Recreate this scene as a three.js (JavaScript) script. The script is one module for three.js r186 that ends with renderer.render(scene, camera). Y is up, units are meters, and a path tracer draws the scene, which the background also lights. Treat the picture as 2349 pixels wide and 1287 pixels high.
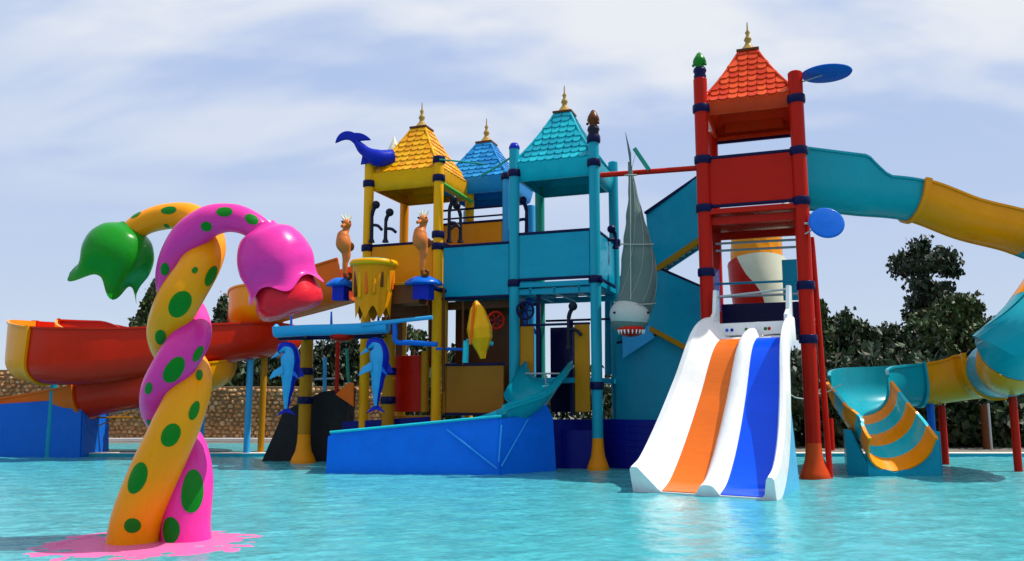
import * as THREE from 'three';
import { mergeGeometries, toCreasedNormals } from 'three/addons/utils/BufferGeometryUtils.js';
import { RoundedBoxGeometry } from 'three/addons/geometries/RoundedBoxGeometry.js';

// ------------------------------------------------------------------ camera, sky, sun, exposure
const scene = new THREE.Scene();
const F = 1900, W = 2349, H = 1287, EYE = 1.6, PITCH = 8.06 * Math.PI / 180;
const camera = new THREE.PerspectiveCamera(2 * Math.atan(H / 2 / F) * 180 / Math.PI, W / H, 0.1, 2000);
camera.position.set(0, EYE, 0);
camera.rotation.set(PITCH, 0, 0);
const renderer = new THREE.WebGLRenderer();
renderer.toneMapping = THREE.LinearToneMapping;
renderer.toneMappingExposure = 1.05;
renderer.shadowMap.enabled = true;

let seed = 7;
const rnd = () => { seed = (seed * 1664525 + 1013904223) >>> 0; return seed / 4294967296; };
const rr = (a, b) => a + (b - a) * rnd();
const clamp = (x, a = 0, b = 1) => Math.min(b, Math.max(a, x));
const lerp = (a, b, t) => a + (b - a) * t;
const sstep = (a, b, x) => { const t = clamp((x - a) / (b - a)); return t * t * (3 - 2 * t); };
const hash = (x, y) => { let h = (x * 374761393 + y * 668265263) | 0; h = Math.imul(h ^ (h >>> 13), 1274126177); return ((h ^ (h >>> 16)) >>> 0) / 4294967296; };
function vnoise(x, y) {
  const xi = Math.floor(x), yi = Math.floor(y), fx = x - xi, fy = y - yi, u = fx * fx * (3 - 2 * fx), v = fy * fy * (3 - 2 * fy);
  return lerp(lerp(hash(xi, yi), hash(xi + 1, yi), u), lerp(hash(xi, yi + 1), hash(xi + 1, yi + 1), u), v);
}
function fbm(x, y, n = 5) { let s = 0, a = 0.5, t = 0; for (let i = 0; i < n; i++) { s += a * vnoise(x, y); t += a; x = x * 2.03 + 17.1; y = y * 2.03 + 9.7; a *= 0.5; } return s / t; }

{ // sky: pale haze at the horizon, blue above it, a broken veil of thin cloud
  const w = 2048, h = 1024, d = new Float32Array(w * h * 4);
  for (let j = 0; j < h; j++) for (let i = 0; i < w; i++) {
    const lat = ((j + 0.5) / h - 0.5) * Math.PI, lon = ((i + 0.5) / w - 0.5) * 2 * Math.PI;
    const y = Math.sin(lat), c = Math.cos(lat), x = c * Math.cos(lon), z = c * Math.sin(lon);
    const e = Math.max(0, y), q = 1 - Math.pow(1 - e, 5);
    let r = lerp(0.68, 0.43, q), g = lerp(0.78, 0.56, q), b = lerp(0.87, 0.86, q);
    const px = x / (e + 0.16), pz = z / (e + 0.16);
    const warp = fbm(px * 0.9 + 3, pz * 0.9 + 8, 3);
    const big = fbm(px * 0.7 + warp * 1.5 + 21, pz * 1.5 + 4, 5), fine = fbm(px * 2.6 + warp * 2, pz * 5.0 + warp * 2 + 31, 7);
    let k = sstep(0.38, 0.62, big * 0.56 + fine * 0.44 + 0.08 * sstep(0.2, 0.5, e)) * sstep(0.14, 0.40, e);
    k = clamp(k * 0.95);
    r = lerp(r, 0.86, k); g = lerp(g, 0.89, k); b = lerp(b, 0.94, k);
    if (y < 0) { const f = sstep(0, -0.2, y); r = lerp(r, 0.25, f); g = lerp(g, 0.28, f); b = lerp(b, 0.3, f); }
    d.set([r * 0.93, g * 0.93, b * 0.93, 1], (j * w + i) * 4);
  }
  const t = new THREE.DataTexture(d, w, h, THREE.RGBAFormat, THREE.FloatType);
  t.mapping = THREE.EquirectangularReflectionMapping; t.magFilter = THREE.LinearFilter; t.needsUpdate = true;
  scene.background = t; scene.environment = t;
}
const sun = new THREE.DirectionalLight(new THREE.Color().setRGB(1, 0.95, 0.86), 5.0);
sun.position.set(25, 42, -2); sun.target.position.set(0, 0, -18);
sun.position.add(sun.target.position);
sun.castShadow = true; sun.shadow.mapSize.set(4096, 4096);
Object.assign(sun.shadow.camera, { left: -40, right: 40, top: 40, bottom: -40, near: 1, far: 140 });
scene.add(sun, sun.target);

// ------------------------------------------------------------------ measuring: a pixel of the photograph and a distance give a place
const CP = Math.cos(PITCH), SP = Math.sin(PITCH);
function at(px, py, D) {
  const xc = (px - W / 2) / F, yc = -(py - H / 2) / F, fw = CP - yc * SP, up = yc * CP + SP;
  return new THREE.Vector3(xc / fw * D, EYE + up / fw * D, -D);
}
const Y = (py, D) => at(W / 2, py, D).y;
const distOnWater = (py) => { const yc = -(py - H / 2) / F; return -EYE / ((yc * CP + SP) / (CP - yc * SP)); };
function proj(p) {
  const y = p.y - EYE, D = -p.z, fw = D * CP + y * SP, up = -D * SP + y * CP;
  return [W / 2 + p.x / fw * F, H / 2 - up / fw * F];
}
const V3 = (x, y, z) => new THREE.Vector3(x, y, z);

// ------------------------------------------------------------------ textures and materials
function dataTex(n, fn, srgb = false, rep = 1) {
  const d = new Uint8Array(n * n * 4);
  for (let j = 0; j < n; j++) for (let i = 0; i < n; i++) { const c = fn(i / n, j / n), o = (j * n + i) * 4; d[o] = c[0] * 255; d[o + 1] = c[1] * 255; d[o + 2] = c[2] * 255; d[o + 3] = 255; }
  const t = new THREE.DataTexture(d, n, n); t.wrapS = t.wrapT = THREE.RepeatWrapping; t.magFilter = THREE.LinearFilter; t.repeat.set(rep, rep);
  if (srgb) t.colorSpace = THREE.SRGBColorSpace;
  t.needsUpdate = true; return t;
}
const tile = (u, v, s, k) => { // periodic noise by blending
  const a = fbm(u * s + k, v * s, 4), b = fbm((u - 1) * s + k, v * s, 4), c = fbm(u * s + k, (v - 1) * s, 4), d = fbm((u - 1) * s + k, (v - 1) * s, 4);
  return lerp(lerp(a, b, u), lerp(c, d, u), v);
};
const wear = dataTex(256, (u, v) => {
  const a = tile(u, v, 5, 3), b = tile(u, v, 40, 50); let k = 0.96 + (a - 0.5) * 0.10 + (b - 0.5) * 0.07;
  k = clamp(k, 0.8, 1); return [k, k, k];
}, true);
const gloss = dataTex(256, (u, v) => { const k = clamp(0.62 + (tile(u, v, 9, 80) - 0.5) * 1.1 + (tile(u, v, 60, 11) - 0.5) * 0.4); return [k, k, k]; });
const dimple = dataTex(256, (u, v) => { const k = tile(u, v, 14, 31) * 0.7 + tile(u, v, 70, 90) * 0.3; return [k, k, k]; });
function paint(r, g, b, o = {}) {
  const m = new THREE.MeshPhysicalMaterial({ roughness: o.rough ?? 0.5, map: wear, roughnessMap: gloss, clearcoat: (o.coat ?? 0.2) * 0.22, clearcoatRoughness: 0.12, specularIntensity: 0.22, bumpMap: dimple, bumpScale: o.bump ?? 0.003, side: THREE.DoubleSide });
  m.color.setRGB(r, g, b); return m;
}
const M = {
  teal: paint(0.004, 0.30, 0.46), tealRoof: paint(0.005, 0.42, 0.54), tealPost: paint(0.01, 0.33, 0.46),
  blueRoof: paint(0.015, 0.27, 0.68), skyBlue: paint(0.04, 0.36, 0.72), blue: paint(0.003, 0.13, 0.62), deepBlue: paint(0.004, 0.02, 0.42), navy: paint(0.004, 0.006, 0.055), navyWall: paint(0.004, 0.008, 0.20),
  royal: paint(0.002, 0.17, 0.86), ridgeHighlight: paint(0.03, 0.36, 0.92), laneBlue: paint(0.002, 0.085, 0.86, { rough: 0.3, coat: 0.7 }), paleBlue: paint(0.10, 0.45, 0.72),
  red: paint(0.54, 0.010, 0.002), redRoof: paint(0.74, 0.05, 0.008), coral: paint(0.66, 0.06, 0.008),
  slideRed: paint(0.64, 0.016, 0.001, { coat: 0.6 }), slideOrange: paint(0.85, 0.13, 0.003, { coat: 0.6 }), laneOrange: paint(0.82, 0.16, 0.015, { rough: 0.3, coat: 0.7 }),
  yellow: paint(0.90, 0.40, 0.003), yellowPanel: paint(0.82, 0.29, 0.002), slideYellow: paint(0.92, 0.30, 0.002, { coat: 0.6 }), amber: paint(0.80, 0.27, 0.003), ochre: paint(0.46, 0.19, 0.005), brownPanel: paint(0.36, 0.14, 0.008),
  slideTeal: paint(0.004, 0.33, 0.42, { coat: 0.6 }), aqua: paint(0.01, 0.50, 0.62, { coat: 0.6 }),
  white: paint(0.87, 0.87, 0.87, { rough: 0.4 }), cream: paint(0.74, 0.72, 0.55), gold: paint(0.42, 0.26, 0.06), dark: paint(0.012, 0.014, 0.03), black: paint(0.01, 0.01, 0.012), brown: paint(0.13, 0.04, 0.012),
  green: paint(0.012, 0.20, 0.02), leafGreen: paint(0.006, 0.24, 0.012, { coat: 0.6 }), pipeGreen: paint(0.02, 0.30, 0.22), limeEdge: paint(0.10, 0.45, 0.05),
  pink: paint(0.84, 0.04, 0.36, { coat: 0.6 }), discPink: paint(0.80, 0.15, 0.40), stemYellow: paint(0.98, 0.33, 0.001, { coat: 0.6 }), spot: paint(0.004, 0.20, 0.008, { coat: 0.5 }), mouthRed: paint(0.78, 0.012, 0.03, { coat: 0.6 }),
  shark: paint(0.11, 0.165, 0.155, { rough: 0.7, coat: 0.1 }), sharkWhite: paint(0.46, 0.50, 0.48), rope: paint(0.38, 0.40, 0.36, { rough: 0.9, coat: 0 }), orangeSkin: paint(0.62, 0.17, 0.04), grey: paint(0.42, 0.44, 0.46), steel: paint(0.35, 0.38, 0.40, { rough: 0.4 }), shadeBlack: paint(0.018, 0.018, 0.02, { coat: 0, rough: 0.95 }),
};

// ------------------------------------------------------------------ builders
const used = new Map();
function numbered(n) { const k = used.get(n) ?? 0; used.set(n, k + 1); return k ? `${n}_${String(k).padStart(3, '0')}` : n; }
function part(name, geo, mat, parent, label) {
  const g = Array.isArray(geo) ? join(geo) : geo;
  const m = new THREE.Mesh(g, mat); m.name = numbered(name); m.castShadow = m.receiveShadow = true; parent.add(m);
  if (label) m.userData.label = label;
  return m;
}
function join(list) { return mergeGeometries(list.map((g) => { const q = g.index ? g.toNonIndexed() : g; for (const k of Object.keys(q.attributes)) if (!['position', 'normal', 'uv'].includes(k)) q.deleteAttribute(k); return q; })); }
function thing(name, label, category, p = V3(0, 0, 0), turn = 0, group) {
  const o = new THREE.Group(); o.name = numbered(name); o.position.copy(p); o.rotation.y = turn; o.userData = { label, category };
  if (group) o.userData.group = group;
  scene.add(o); return o;
}
function single(name, label, category, geo, mat, group) { const m = part(name, geo, mat, scene); m.userData = { label, category }; if (group) m.userData.group = group; return m; }
function structure(name, geo, mat) { const m = part(name, geo, mat, scene); m.userData.kind = 'structure'; return m; }
function copyOf(o, p, turn, label) { const c = o.clone(); c.name = numbered(o.name.replace(/_\d{3}$/, '')); c.position.copy(p); c.rotation.y = turn; c.userData = { ...o.userData, label }; scene.add(c); return c; }
const box = (w, h, d, x = 0, y = 0, z = 0, r = 0.012) => new RoundedBoxGeometry(w, h, d, 2, Math.min(r, w / 3, h / 3, d / 3)).translate(x, y, z);
function rod(a, b, r, n = 14, r2 = r) {
  const d = b.clone().sub(a), g = new THREE.CylinderGeometry(r2, r, d.length(), n, 1);
  g.applyQuaternion(new THREE.Quaternion().setFromUnitVectors(V3(0, 1, 0), d.clone().normalize())); const c = a.clone().add(b).multiplyScalar(0.5); return g.translate(c.x, c.y, c.z);
}
function bar(a, b, w, h) { const d = b.clone().sub(a), g = box(d.length(), h, w); g.applyQuaternion(new THREE.Quaternion().setFromUnitVectors(V3(1, 0, 0), d.clone().normalize())); const c = a.clone().add(b).multiplyScalar(0.5); return g.translate(c.x, c.y, c.z); }
const lathe = (pts, n = 24) => new THREE.LatheGeometry(pts.map(([r, y]) => new THREE.Vector2(r, y)), n);
const ball = (r, x, y, z, sx = 1, sy = 1, sz = 1) => new THREE.SphereGeometry(r, 24, 16).scale(sx, sy, sz).translate(x, y, z);
const pipe = (pts, r, n = 40) => new THREE.TubeGeometry(new THREE.CatmullRomCurve3(pts, false, 'centripetal'), n, r, 12, false);
// a plate with thickness from corners (world or local points, flat and given in order)
function plate(pts, th) {
  const n = pts[1].clone().sub(pts[0]).cross(pts[2].clone().sub(pts[0])).normalize(), o = pts[0], ex = pts[1].clone().sub(pts[0]).normalize(), ey = n.clone().cross(ex);
  const s = new THREE.Shape(pts.map((p) => { const d = p.clone().sub(o); return new THREE.Vector2(d.dot(ex), d.dot(ey)); }));
  const g = new THREE.ExtrudeGeometry(s, { depth: th, bevelEnabled: true, bevelThickness: 0.008, bevelSize: 0.008, bevelSegments: 1 });
  g.applyMatrix4(new THREE.Matrix4().makeBasis(ex, ey, n).setPosition(o)); return g;
}
function gridGeo(nu, nv, fn) { // fn(u,v) -> Vector3, uv in metres-ish
  const pos = [], uv = [], idx = [];
  for (let j = 0; j <= nv; j++) for (let i = 0; i <= nu; i++) { const p = fn(i / nu, j / nv); pos.push(p.x, p.y, p.z); uv.push(i / nu * 2, j / nv * 2); }
  for (let j = 0; j < nv; j++) for (let i = 0; i < nu; i++) { const a = j * (nu + 1) + i, b = a + 1, c = a + nu + 1, d = c + 1; idx.push(a, b, d, a, d, c); }
  const g = new THREE.BufferGeometry(); g.setAttribute('position', new THREE.Float32BufferAttribute(pos, 3)); g.setAttribute('uv', new THREE.Float32BufferAttribute(uv, 2)); g.setIndex(idx); g.computeVertexNormals(); return g;
}
// a tube of changing radius with a surface one can put marks on
class Tube {
  constructor(pts, radii, squash = 1) {
    this.c = new THREE.CatmullRomCurve3(pts, false, 'centripetal'); this.r = radii; this.n = 160; this.f = this.c.computeFrenetFrames(this.n, false); this.sq = squash;
    this.p = []; for (let i = 0; i <= this.n; i++) this.p.push(this.c.getPointAt(i / this.n));
    this.len = this.c.getLength();
    this.u = pts.map((p) => { let best = 0, bd = 1e9; this.p.forEach((q, i) => { const d = q.distanceTo(p); if (d < bd) { bd = d; best = i / this.n; } }); return best; });
  }
  rad(t) { let i = 0; while (i < this.u.length - 2 && t > this.u[i + 1]) i++; const k = clamp((t - this.u[i]) / (this.u[i + 1] - this.u[i])); return lerp(this.r[i], this.r[i + 1], k * k * (3 - 2 * k)); }
  surf(t, a, off = 0) {
    const x = clamp(t) * this.n, i = Math.min(this.n - 1, Math.floor(x)), k = x - i, R = this.rad(clamp(t)) + off;
    const p = this.p[i].clone().lerp(this.p[i + 1], k), n = this.f.normals[i].clone().lerp(this.f.normals[i + 1], k).normalize(), b = this.f.binormals[i].clone().lerp(this.f.binormals[i + 1], k).normalize();
    return p.addScaledVector(n, Math.cos(a) * R).addScaledVector(b, Math.sin(a) * R * this.sq);
  }
  geo(nu = 150, nv = 36, a0 = 0, a1 = Math.PI * 2) { return gridGeo(nv, nu, (u, v) => this.surf(v, lerp(a1, a0, u))); }
  spot(px, py, ra, rb) { // an elliptical mark at the point of the visible side nearest to a pixel
    let best = null, bd = 1e9; const eye = V3(0, EYE, 0);
    for (let i = 0; i <= 150; i++) for (let j = 0; j < 48; j++) {
      const t = i / 150, a = j / 48 * Math.PI * 2, p = this.surf(t, a), c = this.surf(t, a, -this.rad(t)), nn = p.clone().sub(c).normalize();
      if (nn.dot(eye.clone().sub(p).normalize()) < 0.12) continue;
      const q = proj(p), d = Math.hypot(q[0] - px, q[1] - py); if (d < bd) { bd = d; best = [t, a]; }
    }
    const [t0, a0] = best, R = this.rad(t0);
    return gridGeo(28, 5, (u, v) => { const an = u * Math.PI * 2, s = 1 - v; return this.surf(t0 + Math.sin(an) * rb * s / this.len, a0 + Math.cos(an) * ra * s / R, 0.004); });
  }
}
// ---- swept chutes
function sweep(curve, t0, t1, n, sect, close = true) {
  const rows = []; let m = 0;
  for (let i = 0; i <= n; i++) {
    const t = clamp(lerp(t0, t1, i / n)), p = curve.getPointAt(t), T = curve.getTangentAt(t), side = V3(0, 1, 0).cross(T).normalize().negate(), up = side.clone().cross(T);
    const q = typeof sect === 'function' ? sect(t) : sect; m = q.length;
    rows.push(q.map(([x, y]) => p.clone().addScaledVector(side, x).addScaledVector(up, y)));
  }
  const pos = [], uv = [], put = (a, b, c, ua, ub, uc) => { pos.push(...a.toArray(), ...b.toArray(), ...c.toArray()); uv.push(...ua, ...ub, ...uc); };
  const step = curve.getLength() * (t1 - t0) / n;
  for (let i = 0; i < n; i++) for (let j = 0; j < (close ? m : m - 1); j++) {
    const a = rows[i][j], b = rows[i][(j + 1) % m], c = rows[i + 1][(j + 1) % m], d = rows[i + 1][j];
    const ua = [i * step * 0.6, j * 0.09], ub = [i * step * 0.6, (j + 1) * 0.09], uc = [(i + 1) * step * 0.6, (j + 1) * 0.09], ud = [(i + 1) * step * 0.6, j * 0.09];
    put(a, b, c, ua, ub, uc); put(a, c, d, ua, uc, ud);
  }
  if (close) for (const [k, flip] of [[0, false], [n, true]]) {
    const q = (typeof sect === 'function' ? sect(k ? t1 : t0) : sect).map(([x, y]) => new THREE.Vector2(x, y));
    for (const f of THREE.ShapeUtils.triangulateShape(q, [])) { const [a, b, c] = flip ? [f[0], f[2], f[1]] : f; put(rows[k][a], rows[k][b], rows[k][c], [q[a].x, q[a].y], [q[b].x, q[b].y], [q[c].x, q[c].y]); }
  }
  const g = new THREE.BufferGeometry(); g.setAttribute('position', new THREE.Float32BufferAttribute(pos, 3)); g.setAttribute('uv', new THREE.Float32BufferAttribute(uv, 2)); g.computeVertexNormals();
  return toCreasedNormals(g, 0.6);
}
function trough(r, hl, hr = hl, th = 0.035, lip = 0.07) { // U section, bottom at y = 0; walls hl and hr high
  const out = [[-r - lip, hl], [-r - lip, hl - 0.05], [-r - th, hl - 0.05]], N = 14;
  for (let i = 0; i <= N; i++) { const a = Math.PI + Math.PI * i / N; out.push([Math.cos(a) * (r + th), r + Math.sin(a) * (r + th)]); }
  out.push([r + th, hr - 0.05], [r + lip, hr - 0.05], [r + lip, hr], [r, hr]);
  for (let i = 0; i <= N; i++) { const a = -Math.PI * i / N; out.push([Math.cos(a) * r, r + Math.sin(a) * r]); }
  out.push([-r, hl]);
  return out;
}
const spline = (rows) => new THREE.CatmullRomCurve3(rows.map((p) => at(...p)), false, 'centripetal');
function tAt(curve, x) { return clamp(x / curve.getLength()); }

// ------------------------------------------------------------------ ground, pools, wall
const POOL_Z = -23.2;
{
  const s = new THREE.Shape([[-900, -900], [900, -900], [900, 900], [-900, 900]].map((p) => new THREE.Vector2(...p)));
  s.holes.push(new THREE.Path([[-22, -6], [24, -6], [24, 23.2], [-22, 23.2]].map((p) => new THREE.Vector2(...p))));
  const g = new THREE.ShapeGeometry(s).rotateX(-Math.PI / 2).translate(0, 0.06, 0);
  const uv = g.attributes.uv; for (let i = 0; i < uv.count; i++) uv.setXY(i, uv.getX(i) / 3, uv.getY(i) / 3);
  const t = dataTex(512, (u, v) => { const a = tile(u, v, 6, 5), b = tile(u, v, 60, 7); const k = 0.42 + (a - 0.5) * 0.3 + (b - 0.5) * 0.3; return [k, k * 0.96, k * 0.88]; }, true);
  structure('ground', g, new THREE.MeshStandardMaterial({ map: t, roughness: 0.95, bumpMap: dimple, bumpScale: 0.01 }));
  const curb = new THREE.MeshStandardMaterial({ color: 0xd8d4c8, roughness: 0.8, map: wear }), dk = M.tealPost;
  structure('pool_kerb', [box(46, 0.16, 0.35, 1, 0.02, POOL_Z - 0.175), box(0.35, 0.16, 29.2, -22.17, 0.02, -8.6), box(0.35, 0.16, 29.2, 24.17, 0.02, -8.6)], curb);
  structure('pool_edge_band', box(45.9, 0.17, 0.03, 1, -0.005, POOL_Z + 0.02, 0.004), dk);
  structure('pool_floor', new THREE.PlaneGeometry(46, 29.2).rotateX(-Math.PI / 2).translate(1, -0.45, -8.6), M.aqua);
}
const ripple = dataTex(512, (u, v) => { const k = tile(u, v, 22, 3) * 0.6 + tile(u, v, 60, 13) * 0.4; return [k, k, k]; });
function waterMat() {
  const m = new THREE.MeshPhysicalMaterial({ roughness: 0.22, ior: 1.33, specularIntensity: 0.8, bumpMap: ripple, bumpScale: 0.014 }); m.color.setRGB(0.085, 0.48, 0.55);
  const t = dataTex(512, (u, v) => { const k = clamp(0.86 + (tile(u, v, 8, 43) - 0.5) * 0.35 + (tile(u, v, 38, 23) - 0.5) * 0.3, 0.5, 1); return [k, k, k]; }, true); m.map = t; return m;
}
const wave = (x, z) => {
  const a = fbm(x * 1.6 + 5, z * 2.4 + 3, 2), b = fbm(x * 4.2 + 40, z * 6.4 + 11, 3), c = vnoise(x * 11 + 3, z * 15 + 70);
  return ((a - 0.5) * 0.018 + (b - 0.5) * 0.024 + (c - 0.5) * 0.010);
};
{
  const x0 = -21.9, x1 = 23.9, z0 = POOL_Z + 0.04, z1 = 2, nx = 720, nz = 440;
  const g = gridGeo(nx, nz, (u, v) => { const x = lerp(x0, x1, u), z = lerp(z1, z0, v); return V3(x, wave(x, z), z); });
  const uv = g.attributes.uv, p = g.attributes.position; for (let i = 0; i < uv.count; i++) uv.setXY(i, p.getX(i) / 2.6, p.getZ(i) / 1.7);
  structure('pool_water', g, waterMat());
  const g2 = new THREE.PlaneGeometry(11, 4.2).rotateX(-Math.PI / 2).translate(-9.8, 0.075, POOL_Z - 3.2);
  const u2 = g2.attributes.uv; for (let i = 0; i < u2.count; i++) u2.setXY(i, u2.getX(i) * 4, u2.getY(i) * 2);
  structure('splash_pool_water', g2, waterMat());
}
{ // stone wall on the far left: separate rounded stones on a mortar core
  const t = thing('stone_wall', 'low tan wall of rounded stones beyond the pool on the left', 'wall', V3(0, 0.06, 0));
  const mort = paint(0.30, 0.19, 0.10, { rough: 0.95, coat: 0 });
  const runs = [[-20.5, -13.2, -30.2, 2.55], [-13.2, -4.0, -30.2, 1.95]];
  part('mortar_core', runs.map(([a, b, z, h]) => box(b - a, h, 0.4, (a + b) / 2, h / 2, z - 0.25)), mort, t);
  part('wall_base_strip', box(16.5, 0.12, 0.6, -12.2, 0.06, -30.15), M.white, t);
  const mats = [[0.46, 0.25, 0.11], [0.52, 0.31, 0.15], [0.42, 0.21, 0.09], [0.50, 0.26, 0.11], [0.58, 0.38, 0.21], [0.38, 0.21, 0.10]].map((c) => paint(...c, { rough: 0.9, coat: 0 }));
  const gs = [0, 1, 2, 3].map((k) => { const g = new THREE.SphereGeometry(0.5, 7, 4), p = g.attributes.position; for (let i = 0; i < p.count; i++) { const f = 0.85 + 0.3 * hash(Math.round(p.getX(i) * 50 + k * 99), Math.round(p.getY(i) * 50 + p.getZ(i) * 31)); p.setXYZ(i, p.getX(i) * f, p.getY(i) * f, p.getZ(i) * f); } g.computeVertexNormals(); return g; });
  const all = [];
  for (const [a, b, z, h] of runs) { let row = 0; for (let y = 0.16; y < h - 0.02; y += 0.15, row++) for (let x = a + 0.1 + (row % 2) * 0.1; x < b; x += 0.2) all.push([x + rr(-0.05, 0.05), y + rr(-0.035, 0.035), z - 0.05, rr(0.13, 0.26), rr(0.10, 0.19), rr(0.12, 0.28)]); }
  // the stones in the clear between the slide and the tower are pieces, the rest is one mass
  const single = (s) => s[0] > -9.3 && s[0] < -7.2; let n = 0; const rest = [];
  for (const s of all) {
    const g = gs[Math.floor(rnd() * 4)], m = mats[Math.floor(rnd() * mats.length)];
    if (single(s) && n < 290) { n++; const q = part('stone', g, m, t); q.position.set(s[0], s[1], s[2]); q.scale.set(s[3], s[4], s[5]); } else rest.push([g.clone().scale(s[3], s[4], s[5]).translate(s[0], s[1], s[2]), m]);
  }
  mats.forEach((m) => { const l = rest.filter((r) => r[1] === m).map((r) => r[0]); if (l.length) { const q = part('stone_facing', l, m, t); q.userData.kind = 'stuff'; } });
}

// ------------------------------------------------------------------ the play structure's grid, turned 20 degrees
const PHI = 20 * Math.PI / 180, TURN = -PHI;
const U = V3(Math.cos(PHI), 0, Math.sin(PHI)), Vb = V3(Math.sin(PHI), 0, -Math.cos(PHI));
const tealFR = at(1367, 700, 19).setY(0), tealC = tealFR.clone().addScaledVector(U, -1).addScaledVector(Vb, 1);
const yellowC = tealC.clone().addScaledVector(U, -4.03);
const redFR = at(1843, 560, 17.0).setY(0), redC = redFR.clone().addScaledVector(U, -1).addScaledVector(Vb, 1);
const blueC = at(1115, 520, 22.9).setY(0);
const pt = (C, x, y, z) => C.clone().addScaledVector(U, x).addScaledVector(Vb, -z).setY(y);

function roof(tower, half, eave, skirtTop, apex, mat, mats) {
  const top = 0.17, flare = half * 1.0;
  const prof = (t) => [lerp(flare + 0.03, top, Math.pow(t, 0.86)), lerp(skirtTop, apex, t)];
  const outer = [[flare - 0.10, eave], [flare - 0.02, eave + 0.07], [flare + 0.02, lerp(eave, skirtTop, 0.6)], [flare + 0.05, skirtTop]];
  for (let i = 1; i <= 8; i++) outer.push(prof(i / 8));
  const inner = outer.map(([h, y]) => [Math.max(0.05, h - 0.05), y - (y > skirtTop ? 0.03 : 0)]).reverse();
  const loop = [...outer, ...inner, outer[0]];
  const pos = [], uv = [];
  const cs = [[1, 1], [-1, 1], [-1, -1], [1, -1], [1, 1]];
  for (let f = 0; f < 4; f++) for (let i = 0; i < loop.length - 1; i++) for (const [k, e] of [[0, 0], [1, 0], [1, 1], [0, 0], [1, 1], [0, 1]]) {
    const [h, y] = loop[i + k], c = cs[f + e]; pos.push(c[0] * h, y, c[1] * h); uv.push(e * 2 * h, y);
  }
  const g = new THREE.BufferGeometry(); g.setAttribute('position', new THREE.Float32BufferAttribute(pos, 3)); g.setAttribute('uv', new THREE.Float32BufferAttribute(uv, 2)); g.computeVertexNormals();
  const R = part('roof', toCreasedNormals(g, 0.7), mat, tower);
  const rows = 9;
  for (let f = 0; f < 4; f++) for (let i = 0; i < rows; i++) {
    const t0 = i / rows, t1 = (i + 1.25) / rows, [h0, y0] = prof(t0), [h1, y1] = prof(Math.min(1, t1)), n = Math.max(2, Math.round(2 * h0 / 0.21)), w = 2 * h0 / n;
    const slope = Math.atan2(h0 - h1, y1 - y0), len = Math.hypot(h0 - h1, y1 - y0);
    const hb = h0 + (h0 - h1) * 0.1, ed = [];
    for (let k = 0; k <= n + 1; k++) { const x = -h0 + (k - (i % 2 ? 0.5 : 0)) * w; if (x > -h0 + w * 0.2 && x < h0 - w * 0.2) ed.push(x); }
    ed.unshift(-hb); ed.push(hb);
    for (let k = 0; k < ed.length - 1; k++) {
      const a = ed[k] + 0.006, b = ed[k + 1] - 0.006, ta = Math.max(a, -h1), tb = Math.min(b, h1); if (tb - ta < 0.02) continue;
      const S = new THREE.Shape(), c = Math.min(0.05, (b - a) * 0.35), B = -len / 2, T = len / 2;
      S.moveTo(ta, T); S.lineTo(k ? a : lerp(a, ta, 0.1), B + c); S.lineTo(a + (k ? c : 0), B); S.lineTo(b - (k < ed.length - 2 ? c : 0), B); S.lineTo(b, B + c); S.lineTo(tb, T);
      const s = part('shingle', new THREE.ExtrudeGeometry(S, { depth: 0.035, bevelEnabled: false }), mats[Math.floor(rnd() * mats.length)], R);
      const q = new THREE.Quaternion().setFromEuler(new THREE.Euler(-slope - 0.13, 0, 0)), p = V3(0, (y0 + y1) / 2, (h0 + h1) / 2), yaw = new THREE.Quaternion().setFromAxisAngle(V3(0, 1, 0), f * Math.PI / 2);
      s.position.copy(p.applyQuaternion(yaw)); s.quaternion.copy(yaw.multiply(q));
    }
  }
  for (const [cx, cz] of [[1, 1], [-1, 1], [-1, -1], [1, -1]]) { const a = prof(0), m = prof(0.5), b = prof(1); part('hip_ridge', pipe([a, m, b].map(([h, y]) => V3(cx * h, y + 0.015, cz * h)), 0.035, 16), mat, R); }
  const fin = part('finial', lathe([[0.0, 0.74], [0.012, 0.7], [0.02, 0.52], [0.06, 0.46], [0.03, 0.4], [0.07, 0.33], [0.09, 0.28], [0.055, 0.22], [0.08, 0.16], [0.14, 0.08], [0.17, 0.03], [0.2, 0.0], [0.0, 0.0]], 20).translate(0, apex + 0.03, 0), M.gold, tower);
  part('finial_collar', box(0.5, 0.06, 0.5, 0, apex - 0.005, 0), M.brown, tower);
  // recessed panel on the inside of each lower face
  for (const r of [0, 1, 2, 3]) part('roof_soffit', box(half * 1.35, 0.3, 0.02, 0, skirtTop + 0.02, -(flare - 0.12)).rotateX(0).applyMatrix4(new THREE.Matrix4().makeRotationY(r * Math.PI / 2)), mats[0], R);
  return R;
}
const footGeo = (r) => lathe([[r, 0.7], [r * 1.05, 0.5], [r * 1.25, 0.3], [r * 1.75, 0.12], [r * 2.0, 0.02], [r * 2.0, -0.4]], 24);
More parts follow.
